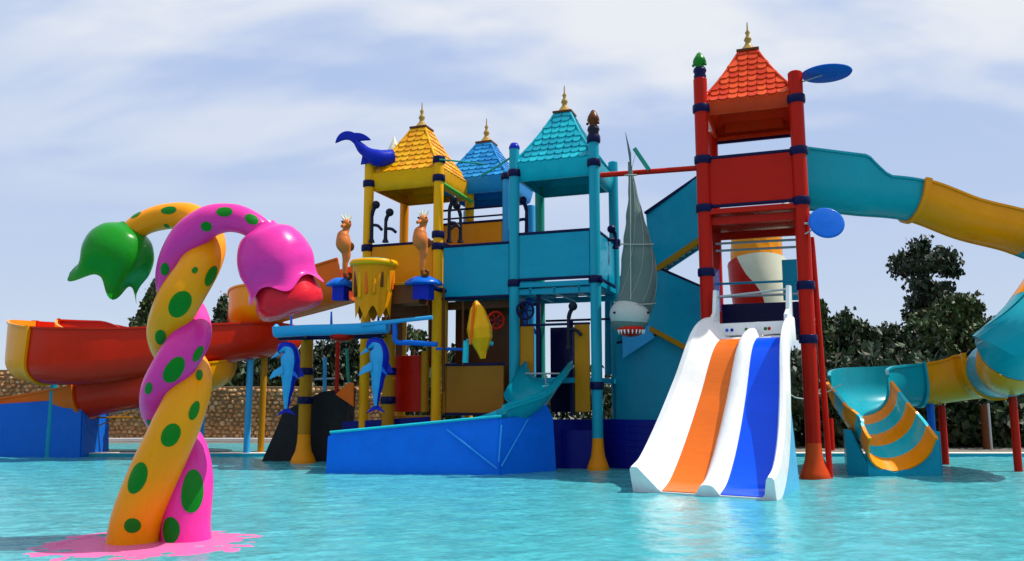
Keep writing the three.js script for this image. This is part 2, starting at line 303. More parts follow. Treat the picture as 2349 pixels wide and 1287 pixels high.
function post(tower, x, z, y0, y1, mat, collars = [], o = {}) {
  const r = o.r ?? 0.125;
  const p = part('post', lathe([[0.0, y1], [r * 0.8, y1], [r, y1 - 0.03], [r, y0], [0, y0]], 24).translate(x, 0, z), mat, tower);
  for (const c of collars) part('collar', lathe([[r + 0.005, -0.09], [r + 0.035, -0.08], [r + 0.04, 0], [r + 0.035, 0.08], [r + 0.005, 0.09]], 20).translate(x, c, z), M.navy, tower);
  if (o.foot) part('post_foot', footGeo(r + 0.004).translate(x, 0, z), o.foot, tower);
  if (o.cap) part('post_cap', lathe([[0, 0.12], [r * 0.7, 0.1], [r * 1.05, 0.02], [r * 1.1, -0.04], [r, -0.05]], 20).translate(x, y1 + 0.02, z), o.cap, tower);
  return p;
}
const panelPart = (tower, name, w, y0, y1, x, z, mat, side) => {
  const a = box(w, y1 - y0, 0.05, 0, (y0 + y1) / 2, 0, 0.02);
  if (side) a.rotateY(Math.PI / 2); a.translate(x, 0, z); part(name, a, mat, tower);
  for (const y of [y0 - 0.03, y1 + 0.03]) { const b = box(w + 0.06, 0.065, 0.085, 0, y, 0, 0.02); if (side) b.rotateY(Math.PI / 2); part('panel_rail', b.translate(x, 0, z), M.navy, tower); }
};
function stackOrnament(tower, x, y, z, mats, h = 0.6) { // stacked totem on a post
  part('post_ornament', lathe([[0, h * 0.42], [0.13, h * 0.4], [0.15, h * 0.3], [0.12, h * 0.2], [0.14, h * 0.1], [0.13, 0]], 18).translate(x, y, z), mats[0], tower);
  part('post_ornament_top', [lathe([[0, h], [0.05, h * 0.95], [0.13, h * 0.75], [0.15, h * 0.62], [0.09, h * 0.5], [0.1, h * 0.42]], 18).translate(x, y, z), ball(0.035, x + 0.13, y + h * 0.5, z + 0.05), ball(0.035, x - 0.13, y + h * 0.5, z + 0.05)], mats[1], tower);
}

// ---- teal tower
{
  const t = thing('teal_tower', 'teal tower with shingled roof above the small aqua slide', 'tower', tealC, TURN);
  const eave = Y(407, 19.34), sk = Y(369, 19.34), ap = Y(262, 20.3), p0 = Y(634, 19.2), p1 = Y(532, 19.2);
  roof(t, 1.0, eave, sk, ap, M.tealRoof, [paint(0.006, 0.40, 0.52), paint(0.010, 0.48, 0.58), paint(0.006, 0.34, 0.46)]);
  const lo = -0.3;
  post(t, 1, 1, lo, Y(322, 19), M.tealPost, [Y(374, 19), Y(320, 19), p0 - 0.1, Y(885, 19)], { foot: M.amber });
  stackOrnament(t, 1, Y(318, 19), 1, [M.dark, M.brown], 0.72);
  post(t, -1, 1, lo, Y(340, 19.68), M.tealPost, [Y(398, 19.68), p0 - 0.1], { cap: M.deepBlue });
  post(t, 1, -1, lo, Y(372, 20.9), M.tealPost, [p1 + 0.05], {});
  post(t, -1, -1, lo, eave + 0.3, M.pipeGreen, [], {});
  panelPart(t, 'front_panel', 1.74, p0, p1, 0, 1, M.teal);
  panelPart(t, 'side_panel', 1.74, p0, p1, 1, 0, M.teal, true);
  part('deck', box(2.1, 0.12, 2.1, 0, p0 - 0.16, 0), M.teal, t);
  for (const x of [-0.6, 0, 0.6]) part('deck_beam', box(0.08, 0.16, 2.0, x, p0 - 0.3, 0), M.teal, t);
  for (const s of [1, -1]) part('cross_beam', box(2.0, 0.14, 0.1, 0, p0 - 0.32, s * 0.95), M.teal, t);
  // lower storey: two yellow panels beside the slide mouth, a low deck, dark navy infill standing in for the shaded interior
  const a0 = Y(945, 19.2), a1 = Y(745, 19.2);
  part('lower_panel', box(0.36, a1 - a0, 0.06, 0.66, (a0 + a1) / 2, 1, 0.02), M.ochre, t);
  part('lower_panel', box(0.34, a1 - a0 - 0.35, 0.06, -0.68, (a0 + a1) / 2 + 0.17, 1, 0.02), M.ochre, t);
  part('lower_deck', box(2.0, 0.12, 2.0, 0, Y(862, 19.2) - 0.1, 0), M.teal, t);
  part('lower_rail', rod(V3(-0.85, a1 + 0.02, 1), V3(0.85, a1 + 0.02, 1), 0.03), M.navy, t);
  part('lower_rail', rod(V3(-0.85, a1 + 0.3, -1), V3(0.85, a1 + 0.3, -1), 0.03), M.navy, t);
  part('dark_infill', box(0.85, a1 - 1.2, 0.06, -0.05, (a1 + 1.2) / 2 + 0.05, -0.2), M.navy, t);
  part('dark_infill', box(0.07, 2.2, 0.1, 0.38, 2.3, 0.9), M.navy, t);
  part('dark_infill', box(0.09, 2.9, 0.1, -0.44, 2.65, 0.85), M.navy, t);
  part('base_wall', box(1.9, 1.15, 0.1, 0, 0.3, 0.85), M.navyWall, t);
}
// ---- yellow tower
{
  const t = thing('yellow_tower', 'yellow tower with shingled roof and blue tail at its corner', 'tower', yellowC, TURN);
  const ap = Y(300, 21.8), eave = Y(432, 20.8), sk = Y(395, 20.8), p0 = Y(655, 20.7), p1 = Y(562, 20.7);
  roof(t, 1.0, eave, sk, ap, M.yellow, [paint(0.90, 0.39, 0.003), paint(0.95, 0.46, 0.006), paint(0.82, 0.32, 0.003)]);
  post(t, 1, 1, -0.3, Y(372, 20.37), M.yellow, [Y(409, 20.37), Y(367, 20.37), p1 - 0.1, p1 + 0.2], { cap: M.amber });
  post(t, -1, 1, -0.3, Y(372, 21.05), M.yellow, [Y(422, 21.05), p1 - 0.02], { foot: M.ochre });
  post(t, 1, -1, -0.3, Y(408, 22.25), M.yellow, [Y(415, 22.25)], { cap: M.amber });
  post(t, -1, -1, -0.3, eave + 0.3, M.amber, [], {});
  panelPart(t, 'front_panel', 1.74, p0, p1, 0, 1, M.yellowPanel);
  panelPart(t, 'side_panel', 1.74, p0, p1, 1, 0, M.yellowPanel, true);
  part('inner_panel', box(0.75, 0.5, 0.05, -0.35, p1 + 0.0, -0.95), M.red, t);
  part('inner_rail', rod(V3(-0.9, p1 + 0.32, -0.95), V3(0.9, p1 + 0.36, -0.95), 0.025), M.yellow, t);
  part('roof_rim', rod(V3(1.08, eave + 0.03, 1), V3(1.08, eave - 0.02, -1.05), 0.05), M.limeEdge, t);
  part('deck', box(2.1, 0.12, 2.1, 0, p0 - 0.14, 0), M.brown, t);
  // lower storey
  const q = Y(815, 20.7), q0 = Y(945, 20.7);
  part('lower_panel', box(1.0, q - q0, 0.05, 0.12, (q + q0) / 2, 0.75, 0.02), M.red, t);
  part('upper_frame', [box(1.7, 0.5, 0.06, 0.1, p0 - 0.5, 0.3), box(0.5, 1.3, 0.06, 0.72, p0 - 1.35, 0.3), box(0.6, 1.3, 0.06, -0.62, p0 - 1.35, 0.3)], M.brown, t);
  part('lower_rail', box(1.4, 0.07, 0.07, 0.1, q0 - 0.12, 0.8), M.ochre, t);
  part('inner_post', lathe([[0.1, q + 0.1], [0.1, q0]], 16).translate(0.62, 0, 0.85), M.ochre, t);
  part('roof_cone', new THREE.ConeGeometry(0.18, 0.42, 20).translate(-0.72, Y(322, 21.5) - 0.02, 0.2), M.cream, t);
}
{ // front yellow pillars of the low frame on the left
  const mk = (px, base, top, label, foot) => { const D = base, p = at(px, 950, D).setY(0), t = thing('yellow_pillar', label, 'pillar', p); post(t, 0, 0, -0.3, Y(top, D), M.ochre, [Y(852, D), Y(918, D)], { r: 0.155, foot: foot && M.amber }); return t; };
  mk(699, 21.0, 768, 'yellow flared-foot pillar under the light blue water channel', true);
  mk(890, 20.6, 768, 'yellow pillar just right of the right hanging dolphin', false);
}
// ---- blue tower behind
{
  const t = thing('blue_tower', 'small tower with bright blue roof standing behind yellow and teal towers', 'tower', blueC, TURN);
  const ap = Y(330, 22.9), eave = Y(440, 21.9), sk = Y(408, 21.9);
  roof(t, 1.0, eave, sk, ap, M.blueRoof, [paint(0.015, 0.26, 0.66), paint(0.03, 0.34, 0.76), paint(0.012, 0.22, 0.58)]);
  const p0 = Y(560, 21.9), p1 = Y(512, 21.9);
  post(t, 1, 1, -0.3, Y(392, 21.6), M.skyBlue, [Y(405, 21.6)], {});
  post(t, -1, 1, -0.3, eave, M.skyBlue); post(t, 1, -1, -0.3, eave, M.skyBlue); post(t, -1, -1, -0.3, eave, M.skyBlue);
  panelPart(t, 'front_panel', 1.74, p0, p1, 0, 1, M.amber);
  part('top_rail', [rod(V3(-0.9, p1 + 0.18, 1), V3(0.9, p1 + 0.18, 1), 0.025), rod(V3(-0.9, p1 + 0.42, 1), V3(0.9, p1 + 0.42, 1), 0.03)], M.navy, t);
  part('deck', box(2.1, 0.12, 2.1, 0, p0 - 0.14, 0), M.teal, t);
}
// ---- teal bridge between yellow and teal towers
{
  const t = thing('teal_bridge', 'plain teal bridge panel between yellow and teal towers', 'bridge', tealC, TURN);
  const p0 = Y(678, 19.9), p1 = Y(562, 19.9);
  panelPart(t, 'front_panel', 1.74, p0, p1, -2, 1, M.teal);
  panelPart(t, 'rear_panel', 1.74, p0, p1 - 0.1, -2, -1, M.teal);
  part('bridge_deck', box(1.9, 0.1, 2.0, -2, p0 + 0.05, 0), M.teal, t);
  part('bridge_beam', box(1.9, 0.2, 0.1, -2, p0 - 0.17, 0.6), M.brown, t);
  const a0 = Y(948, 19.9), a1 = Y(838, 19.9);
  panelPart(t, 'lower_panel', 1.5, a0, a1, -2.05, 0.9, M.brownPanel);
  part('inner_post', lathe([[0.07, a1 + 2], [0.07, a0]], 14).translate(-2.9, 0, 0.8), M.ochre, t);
  part('dark_infill', box(2.0, 2.5, 0.05, -2.1, 2.75, -0.3), M.brown, t);
}
// ---- red tower
{
  const t = thing('red_tower', 'tall red tower with red shingled roof above the white racing slide', 'tower', redC, TURN);
  const eave = Y(250, 17.34), sk = Y(226, 17.34), ap = Y(122, 18.3), p0 = Y(463, 17.3), p1 = Y(356, 17.3);
  roof(t, 1.0, eave, sk, ap, M.redRoof, [paint(0.74, 0.055, 0.009), paint(0.66, 0.04, 0.007), paint(0.84, 0.085, 0.015)]);
  const cs = [Y(228, 17), p1 + 0.0, p0 - 0.06, Y(655, 17), Y(778, 17)];
  post(t, 1, 1, -0.3, Y(165, 17), M.red, cs, { foot: M.coral, r: 0.15 });
  post(t, -1, 1, -0.3, Y(180, 17.68), M.red, [Y(250, 17.68), p1, p0 - 0.06, Y(625, 17.68)], { r: 0.15 });
  stackOrnament(t, -1, Y(182, 17.68), 1, [M.navy, M.green], 0.64);
  post(t, 1, -1, -0.3, eave + 0.2, M.red, [p0], { foot: M.red, r: 0.14 });
  post(t, -1, -1, -0.3, eave + 0.2, M.red, [p0], { r: 0.14 });
  panelPart(t, 'front_panel', 1.72, p0, p1, 0, 1, M.red);
  panelPart(t, 'roof_panel', 1.72, eave - 0.06, eave + 0.3, 0, -0.98, M.redRoof);
  part('deck', box(2.2, 0.12, 2.2, 0, p0 - 0.16, 0), M.red, t);
  for (const s of [1, -1]) part('deck_beam', box(2.0, 0.18, 0.1, 0, p0 - 0.34, s * 0.9), M.red, t);
  for (const [y, m] of [[545, M.steel], [562, M.steel], [641, M.teal], [672, M.grey]]) part('guard_rail', rod(V3(-0.95, Y(y, 18.4), -0.6), V3(0.95, Y(y - 4, 18.1), -0.6), 0.028), m, t);
  part('slide_deck', box(2.0, 0.12, 2.0, 0, Y(755, 17.3) - 0.06, 0), M.navy, t);
  part('shade_backing', box(1.75, Y(690, 18.5) - Y(770, 18.5), 0.06, 0, (Y(690, 18.5) + Y(770, 18.5)) / 2, -0.7), M.navy, t);  // navy sheet stands in for the shade inside the tower
  part('side_panel', plate([V3(-0.98, Y(700, 18), 0.9), V3(-0.98, Y(700, 18), -0.9), V3(-0.98, Y(600, 18.3), -0.9), V3(-0.98, Y(640, 17.5), 0.9)], 0.05), M.blue, t);
  part('rear_side_panel', box(0.45, 0.95, 0.05, 0.72, Y(640, 18.8), -0.95), M.teal, t);
  part('drain_pipe', pipe([V3(1.16, Y(540, 17), 0.7), V3(1.17, Y(560, 17), 0.7), V3(1.25, Y(900, 17), 0.7), V3(1.29, -0.2, 0.7)], 0.06), M.red, t);
}
// ---- two blue discs on the red tower
{
  const mk = (px, py, D, r, tilt, ax, ay, label) => {
    const p = at(px, py, D), t = thing('blue_disc', label, 'disc', p);
    const g = lathe([[0, 0.03], [r * 0.9, 0.025], [r, 0], [r * 0.97, -0.025], [0, -0.03]], 40); g.applyMatrix4(new THREE.Matrix4().makeRotationFromEuler(new THREE.Euler(tilt[0], 0, tilt[1])));
    part('disc', g, M.blue, t);
    const a = at(ax, ay, D + 0.1).sub(p); part('bracket', [rod(a, V3(0, 0, 0), 0.022), rod(a.clone().add(V3(0, -0.22, 0)), V3(-0.1, -0.04, 0), 0.015)], M.steel, t);
    return t;
  };
  mk(1896, 168, 17.0, 0.52, [0.0, -0.02], 1832, 168, 'blue disc on bracket at the top of the red tower');
  mk(1896, 511, 16.7, 0.36, [1.25, 0.1], 1845, 513, 'blue round disc on bracket halfway up the red tower');
}
// ---- red beam between teal and red towers
single('red_beam', 'long red pipe joining teal tower to red tower, carrying the shark', 'beam', rod(at(1378, 402, 18.7), at(1606, 385, 17.75), 0.06, 18), M.red);

// ------------------------------------------------------------------ hanging shark
{
  const t = thing('hanging_shark', 'grey shark hanging by its tail from the red beam', 'shark', V3(0, 0, 0));
  const D = 18.1, s = D / F * 0.985;
  const pts = [[1444, 372], [1447, 402], [1452, 450], [1456, 500], [1461, 550], [1464, 600], [1464, 650], [1458, 690], [1449, 716]].map(([x, y], i) => at(x, y, D - (i > 6 ? (i - 6) * 0.07 : 0)));
  const body = new Tube(pts, [4, 6, 11, 21, 32, 40, 43, 43, 42].map((v) => v * s));
  part('body', body.geo(90, 32), M.shark, t);
  const h = at(1444, 722, D - 0.2);
  part('head', ball(0.44, 0, 0, 0, 0.98, 0.82, 1.05).rotateX(0.25).translate(h.x, h.y, h.z), M.sharkWhite, t);
  part('jaw', ball(0.40, 0, 0, 0, 0.96, 0.72, 1.0).translate(h.x - 0.01, h.y - 0.17, h.z + 0.02), M.shark, t);
  part('mouth', ball(0.3, 0, 0, 0, 1, 0.5, 1.0).translate(h.x + 0.0, h.y - 0.34, h.z + 0.12), M.red, t);
  for (let i = 0; i < 9; i++) { const a = -1.1 + i * 0.275; part('tooth', new THREE.ConeGeometry(0.032, 0.1, 8).rotateX(Math.PI).translate(h.x + Math.sin(a) * 0.3, h.y - 0.4, h.z + 0.12 + Math.cos(a) * 0.27), M.white, t); }
  for (const sx of [-1, 1]) part('eye', ball(0.028, h.x + sx * 0.36, h.y + 0.02, h.z + 0.26), M.black, t);
  const fin = (name, a, b, c, th = 0.04) => part(name, plate([a, b, c], th), M.shark, t);
  fin('tail_fin', at(1435, 303, D), at(1447, 352, D), at(1449, 400, D)); fin('tail_fin', at(1460, 342, D), at(1453, 372, D), at(1446, 402, D));
  fin('side_fin', at(1490, 660, D - 0.15), at(1480, 690, D - 0.2), at(1478, 765, D - 0.4), 0.05);
  const ring = (py, rr_, dz, px) => { const c = at(px, py, D - dz); return new THREE.TorusGeometry(rr_, 0.014, 8, 40).rotateX(Math.PI / 2 + 0.2).translate(c.x, c.y, c.z); };
  part('rope', [ring(402, 0.13, 0, 1447), ring(560, 0.37, 0, 1461), ring(694, 0.45, 0.1, 1456), rod(at(1446, 405, D - 0.16), at(1447, 690, D - 0.46), 0.012)], M.rope, t);
  for (let i = 0; i < 5; i++) { const q = []; for (let k = 0; k <= 12; k++) q.push(body.surf(0.1 + k / 12 * 0.85, i / 9 * 6.283 + k * 0.12, 0.004)); part('net_rope', pipe(q, 0.005, 24), M.rope, t); }
  part('brace', bar(at(1455, 340, D + 0.1), at(1489, 390, D + 0.05), 0.06, 0.09), M.pipeGreen, t);
}
// ------------------------------------------------------------------ stair flights between teal and red towers
function flight(name, label, poly, D0, D1, wide, mat, stringer, risers) { // poly: lowerA, lowerB, upperB, upperA in pixels
  const t = thing(name, label, 'stairs');
  const f = (q, k, dz = 0) => at(q[0], q[1], (k ? D1 : D0) + dz);
  const P = (dz) => [f(poly[0], 0, dz), f(poly[1], 1, dz), f(poly[2], 1, dz), f(poly[3], 0, dz)];
  const front = P(0), back = front.map((p) => p.clone().addScaledVector(Vb, wide));
  part('side_panel', plate(front, 0.05), mat, t); part('side_panel', plate(back, 0.05), mat, t);
  part('hand_rail', bar(front[3].clone().add(V3(0, 0.03, 0)), front[2].clone().add(V3(0, 0.03, 0)), 0.1, 0.07), M.navy, t);
  part('hand_rail', bar(back[3].clone().add(V3(0, 0.03, 0)), back[2].clone().add(V3(0, 0.03, 0)), 0.1, 0.07), M.navy, t);
  part('stringer', bar(front[0].clone().add(V3(0, -0.07, 0)), front[1].clone().add(V3(0, -0.07, 0)), 0.12, 0.14), stringer, t);
  for (let i = 0; i < risers; i++) { const k = (i + 0.5) / risers, a = front[0].clone().lerp(front[1], k), b = back[0].clone().lerp(back[1], k); part('tread', bar(a.add(V3(0, 0.12, 0)), b.add(V3(0, 0.12, 0)), 0.26, 0.04), M.grey, t); }
  return t;
}
flight('stair_flight', 'upper teal stair flight rising to the red tower', [[1497, 618], [1612, 540], [1606, 405], [1480, 492]], 20.2, 19.2, 1.1, M.teal, M.ochre, 8);
flight('stair_flight', 'middle teal stair flight falling behind the racing slide', [[1488, 745], [1625, 818], [1625, 668], [1488, 608]], 20.2, 19.6, 1.1, M.teal, M.ochre, 9);
flight('stair_flight', 'lowest dark teal stair flight behind the shark', [[1415, 985], [1630, 925], [1630, 745], [1415, 790]], 20.6, 19.9, 1.1, M.teal, M.teal, 7);
{ const D = 21.3; single('stair_back_panel', 'large teal panel closing the stair tower behind the shark', 'panel', plate([at(1388, 860, D), at(1520, 850, D), at(1520, 618, D), at(1388, 640, D)], 0.06), M.teal); }
{ const D = 20.2; single('teal_side_board', 'small bright blue board below the shark', 'board', plate([at(1428, 822, D), at(1500, 775, D), at(1492, 745, D), at(1428, 770, D)], 0.06), M.skyBlue); }

// ------------------------------------------------------------------ white racing slide
{
  const t = thing('racing_slide', 'white two-lane slide with orange and blue lanes', 'slide');
  const A = at(1714, 768, 16.55), B = at(1618, 1124, 14.15), dir = B.clone().sub(A).setY(0), L = dir.length(); dir.normalize();
  const prof = [[-0.16, 0.0], [0.0, -0.02], [0.16, -0.10], [0.40, -0.42], [0.62, -0.68], [0.80, -0.85], [0.93, -0.94], [1.06, -0.985]];
  const hgt = A.y + 0.02;
  const c = new THREE.CatmullRomCurve3(prof.map(([k, y]) => V3(A.x + dir.x * L * k, A.y + y * hgt, A.z + dir.z * L * k)), false, 'centripetal');
  const wall = (t) => 0.42;
  const sect = () => { const b = -0.12; return [[-1.16, b], [1.14, b], [1.14, 0.32], [1.11, 0.36], [1.05, 0.36], [1.02, 0.31], [0.97, 0.05], [0.93, 0.0], [0.29, 0.0], [0.25, 0.06], [0.2, 0.14], [0.14, 0.17], [0.04, 0.17], [-0.02, 0.14], [-0.07, 0.06], [-0.11, 0], [-0.66, 0], [-0.72, 0.05], [-0.98, 0.38], [-1.02, 0.43], [-1.13, 0.43], [-1.16, 0.38]].map(([x, y]) => [-x, y]); };
  const wide = (k) => lerp(0.73, 1.06, sstep(-0.1, 0.95, k)), sc = (f) => (k) => f.map(([x, y]) => [x * wide(k), y]);
  part('slide_body', sweep(c, 0, 1, 60, sc(sect())), M.white, t);
  const lane = (x0, x1, y = 0.004) => [[-x0, y], [-x0, y + 0.01], [-x1, y + 0.01], [-x1, y]].reverse();
  part('orange_lane', sweep(c, 0.12, 0.995, 60, sc(lane(-0.67, -0.10))), M.laneOrange, t);
  part('blue_lane', sweep(c, 0.12, 0.995, 60, sc(lane(0.28, 0.94))), M.laneBlue, t);
  const side = V3(0, 1, 0).cross(dir).normalize();
  const q = (x, y, k) => V3(A.x, A.y + y, A.z).addScaledVector(side, x * 0.74).addScaledVector(dir, k);
  // start board with coloured lane dots, tall side wings, pale skirt
  part('start_board', plate([q(-0.98, 0.02, -0.32), q(1.0, 0.02, -0.32), q(1.0, 0.26, -0.36), q(-0.98, 0.26, -0.36)], 0.05), M.white, t);
  [[-0.66, M.blue], [-0.52, M.deepBlue], [-0.12, M.green], [0.4, M.green], [0.5, M.red], [0.92, M.green]].forEach(([x, m]) => part('lane_dot', ball(0.035, ...q(x, 0.13, -0.27).toArray(), 1, 1, 0.5), m, t));
  for (const [x, m] of [[-1.04, 1], [0.98, 1]]) {
    part('side_wing', plate([q(x, 0.22, -0.06), q(x, 0.1, -0.5), q(x, 0.98, -0.5), q(x, 0.98, -0.34), q(x, 0.5, -0.24), q(x, 0.38, -0.06)], 0.06), M.white, t);
  }
  part('top_bar', rod(q(-1.05, 0.85, -0.42), q(1.05, 0.92, -0.42), 0.022), M.grey, t);
  for (const x of [1.12, -1.14]) {
    const pts = []; for (let i = 0; i <= 10; i++) { const k = lerp(0.35, 0.96, i / 10), p = c.getPointAt(k); pts.push(V3(p.x, p.y - 0.1, p.z).addScaledVector(side, x * 0.98 * lerp(wide(0.35), wide(0.96), i / 10))); }
    const low = [pts[10].clone().setY(-0.3), pts[0].clone().setY(-0.3)];
    part('side_skirt', plate([...pts, ...low], 0.04), M.paleBlue, t);
  }
}
// ------------------------------------------------------------------ small aqua slide with blue skirt
{
  const t = thing('aqua_slide', 'small aqua slide with blue angular skirt under teal tower', 'slide');
  const c = spline([[1262, 878, 19.5], [1256, 884, 19.2], [1243, 908, 18.85], [1217, 948, 18.5], [1185, 980, 18.5], [1100, 1012, 18.55], [980, 1030, 18.6], [800, 1048, 18.75]]);
  part('chute', sweep(c, 0, 0.36, 40, trough(0.52, 0.42)), M.slideTeal, t);
  part('chute_lower', sweep(c, 0.362, 1, 50, trough(0.52, 0.42)), M.aqua, t);
  part('mouth_bar', [rod(at(1205, 857, 19.2), at(1300, 857, 19), 0.02), rod(at(1252, 857, 19.1), at(1252, 890, 19.1), 0.02)], M.steel, t);
  const D = 17.75, fr = (x, y, d = D) => at(x, y, d);
  const bot = (x, d) => at(x, 1000, d).setY(-0.3);
  const face = (name, pts, m) => part(name, plate(pts, -0.08), m, t);
  face('skirt_panel', [bot(750, 18.05), bot(1146, 17.75), fr(1146, 962, 17.75), fr(1120, 958, 17.77), fr(940, 972, 17.9), fr(770, 990, 18.03), fr(753, 1002, 18.05)], M.royal);
  face('skirt_panel', [bot(1146, 17.75), bot(1276, 18.9), fr(1268, 960, 18.8), fr(1245, 905, 18.55), fr(1222, 935, 18.35), fr(1200, 955, 18.2), fr(1146, 962, 17.75)], M.royal);
  part('skirt_rim', [rod(fr(757, 992, 18.0), fr(1122, 957, 17.72), 0.03), rod(fr(1122, 957, 17.72), fr(1150, 955, 17.7), 0.03)], M.aqua, t);
  for (const [x, y, d, x2, y2, d2] of [[1025, 985, 17.8, 1140, 1075, 17.72], [1150, 975, 17.72, 1144, 1060, 17.7], [1212, 960, 18.3, 1150, 1070, 17.72]]) part('highlight_ridge', bar(fr(x, y, d - 0.01), fr(x2, y2, d2 - 0.01), 0.03, 0.035), M.ridgeHighlight, t);  // lighter blue than the skirt: the highlight along its creases is painted in
  part('skirt_back', plate([bot(757, 19.0), bot(1200, 18.9), fr(1160, 962, 18.9), fr(770, 998, 19.0)], 0.06), M.royal, t);
  part('skirt_end', plate([bot(750, 18.05), bot(757, 19.0), fr(760, 1005, 19.0), fr(753, 1002, 18.05)], 0.06), M.royal, t);
}
// ---- planked navy base walls
{
  const t = thing('plank_wall', 'navy plank wall at the water under teal tower, left of racing slide', 'wall');
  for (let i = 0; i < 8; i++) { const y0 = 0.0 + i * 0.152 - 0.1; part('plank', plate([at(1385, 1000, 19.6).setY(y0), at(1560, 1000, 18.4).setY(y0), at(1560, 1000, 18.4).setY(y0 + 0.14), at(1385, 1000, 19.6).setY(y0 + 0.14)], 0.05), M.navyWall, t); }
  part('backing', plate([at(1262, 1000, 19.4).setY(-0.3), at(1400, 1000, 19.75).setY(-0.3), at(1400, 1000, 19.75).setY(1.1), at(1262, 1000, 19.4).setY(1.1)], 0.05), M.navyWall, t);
}
// ------------------------------------------------------------------ right hand spiral slide
{
  const t = thing('spiral_slide', 'teal and yellow open spiral slide beside the red tower', 'slide');
  const c = spline([[1812, 473, 18.3], [1960, 490, 18.5], [2085, 503, 18.6], [2200, 545, 18.6], [2325, 578, 18.6], [2415, 620, 18.6], [2440, 690, 18.0], [2415, 770, 17.3], [2362, 850, 17.0], [2328, 892, 17.5], [2310, 908, 18.5], [2240, 912, 19.8], [2140, 925, 20.3], [2050, 932, 20.3], [1995, 938, 19.9], [1975, 955, 19.2], [2000, 1005, 18.4], [2030, 1045, 17.9], [2052, 1080, 17.5]]);
  const L = c.getLength();
  // arc length of the control points, so that colours change where they do in the photograph
  const tp = (px, py, lo, hi) => { let b = 0, bd = 1e9; for (let i = 0; i <= 400; i++) { const k = lerp(lo, hi, i / 400), q = proj(c.getPointAt(k)), d = Math.hypot(q[0] - px, q[1] - py); if (d < bd) { bd = d; b = k; } } return b; };
  const a1 = tp(2085, 503, 0, 0.3), a2 = tp(2335, 580, 0.1, 0.45), low = tp(2240, 912, 0.5, 1), lt = tp(2110, 927, low, 1), turn = tp(1975, 955, lt, 1);
  const hi = (k) => { const x = k / a1; const h = x < 0.55 ? 1.24 : x < 0.74 ? lerp(1.24, 0.8, (x - 0.55) / 0.19) : 0.8; return trough(0.5, h); };
  const tubeSec = []; for (let i = 0; i <= 24; i++) { const a = Math.PI / 2 + 0.05 + (Math.PI * 2 - 0.1) * i / 24; tubeSec.push([Math.cos(a) * 0.63, 0.6 + Math.sin(a) * 0.63]); } for (let i = 24; i >= 0; i--) { const a = Math.PI / 2 + 0.05 + (Math.PI * 2 - 0.1) * i / 24; tubeSec.push([Math.cos(a) * 0.59, 0.6 + Math.sin(a) * 0.59]); }
  const segs = [[0, a1, M.slideTeal, hi], [a1, a2, M.slideYellow, (k) => trough(0.52, 0.82)], ...[[0, 0.25, 1], [0.25, 0.45, 0], [0.45, 0.62, 1], [0.62, 0.74, 0], [0.74, 0.9, 1]].map(([p, q, tl]) => [lerp(a2, low, p), lerp(a2, low, q), tl ? M.slideTeal : M.slideYellow, tubeSec]), [lerp(a2, low, 0.9), lt, M.slideYellow], [lt, turn, M.slideTeal]];
  let k = turn; const st = (1 - turn) / 5; ['y', 't', 'y', 't', 'y'].forEach((s, i) => segs.push([k + st * i, k + st * (i + 1), s === 'y' ? M.slideYellow : M.aqua]));
  for (const [s0, s1, m, f] of segs) {
    const dd = s0 >= turn ? 0 : 0.0006;
    part('chute_section', sweep(c, s0 + dd, s1 - dd, Math.max(6, Math.ceil((s1 - s0) * L / 0.14)), f ?? trough(s0 >= turn ? 0.64 : 0.58, s0 >= turn ? 0.84 : 0.98)), m, t);
    if (s0 > 0 && s0 < turn && f !== tubeSec) { const r = s0 <= a1 + 1e-6 ? 0.81 : 0.98, sec = trough(s0 <= a1 + 1e-6 ? 0.56 : 0.6, r + 0.02, r + 0.02, 0.09, 0.1); part('flange', sweep(c, s0 - 0.05 / L, s0 + 0.05 / L, 1, sec), m, t); }
  }
  const bx = (x, y, d) => at(x, y, d), b0 = (x, d) => at(x, 1000, d).setY(-0.3);
  part('support_box', plate([b0(1945, 17.9), b0(1990, 17.55), bx(1990, 1060, 17.55), bx(1965, 985, 17.9), bx(1945, 985, 17.9)], 0.06), M.teal, t);
  part('support_box', plate([b0(1985, 17.55), b0(2148, 17.55), bx(2148, 990, 17.55), bx(2130, 985, 17.55), bx(2128, 1020, 17.55), bx(2105, 1066, 17.55), bx(2050, 1084, 17.55), bx(2000, 1066, 17.55), bx(1985, 1040, 17.55)], 0.06), M.teal, t);
  part('support_box', plate([b0(2148, 17.55), b0(2148, 18.9), bx(2148, 990, 18.9), bx(2148, 990, 17.55)], 0.06), M.teal, t);
  part('support_box', plate([b0(1940, 17.9), b0(1935, 19.4), bx(1935, 985, 19.4), bx(1940, 985, 17.9)], 0.06), M.teal, t);
  for (const [px, py, D, m] of [[2134, 930, 20.2, M.blue], [2322, 905, 18.6, M.red], [2160, 935, 20.5, M.red]]) { const p = at(px, py, D); part('support_post', lathe([[0.085, p.y + 0.05], [0.085, -0.4]], 16).translate(p.x, 0, p.z), m, t); }
}
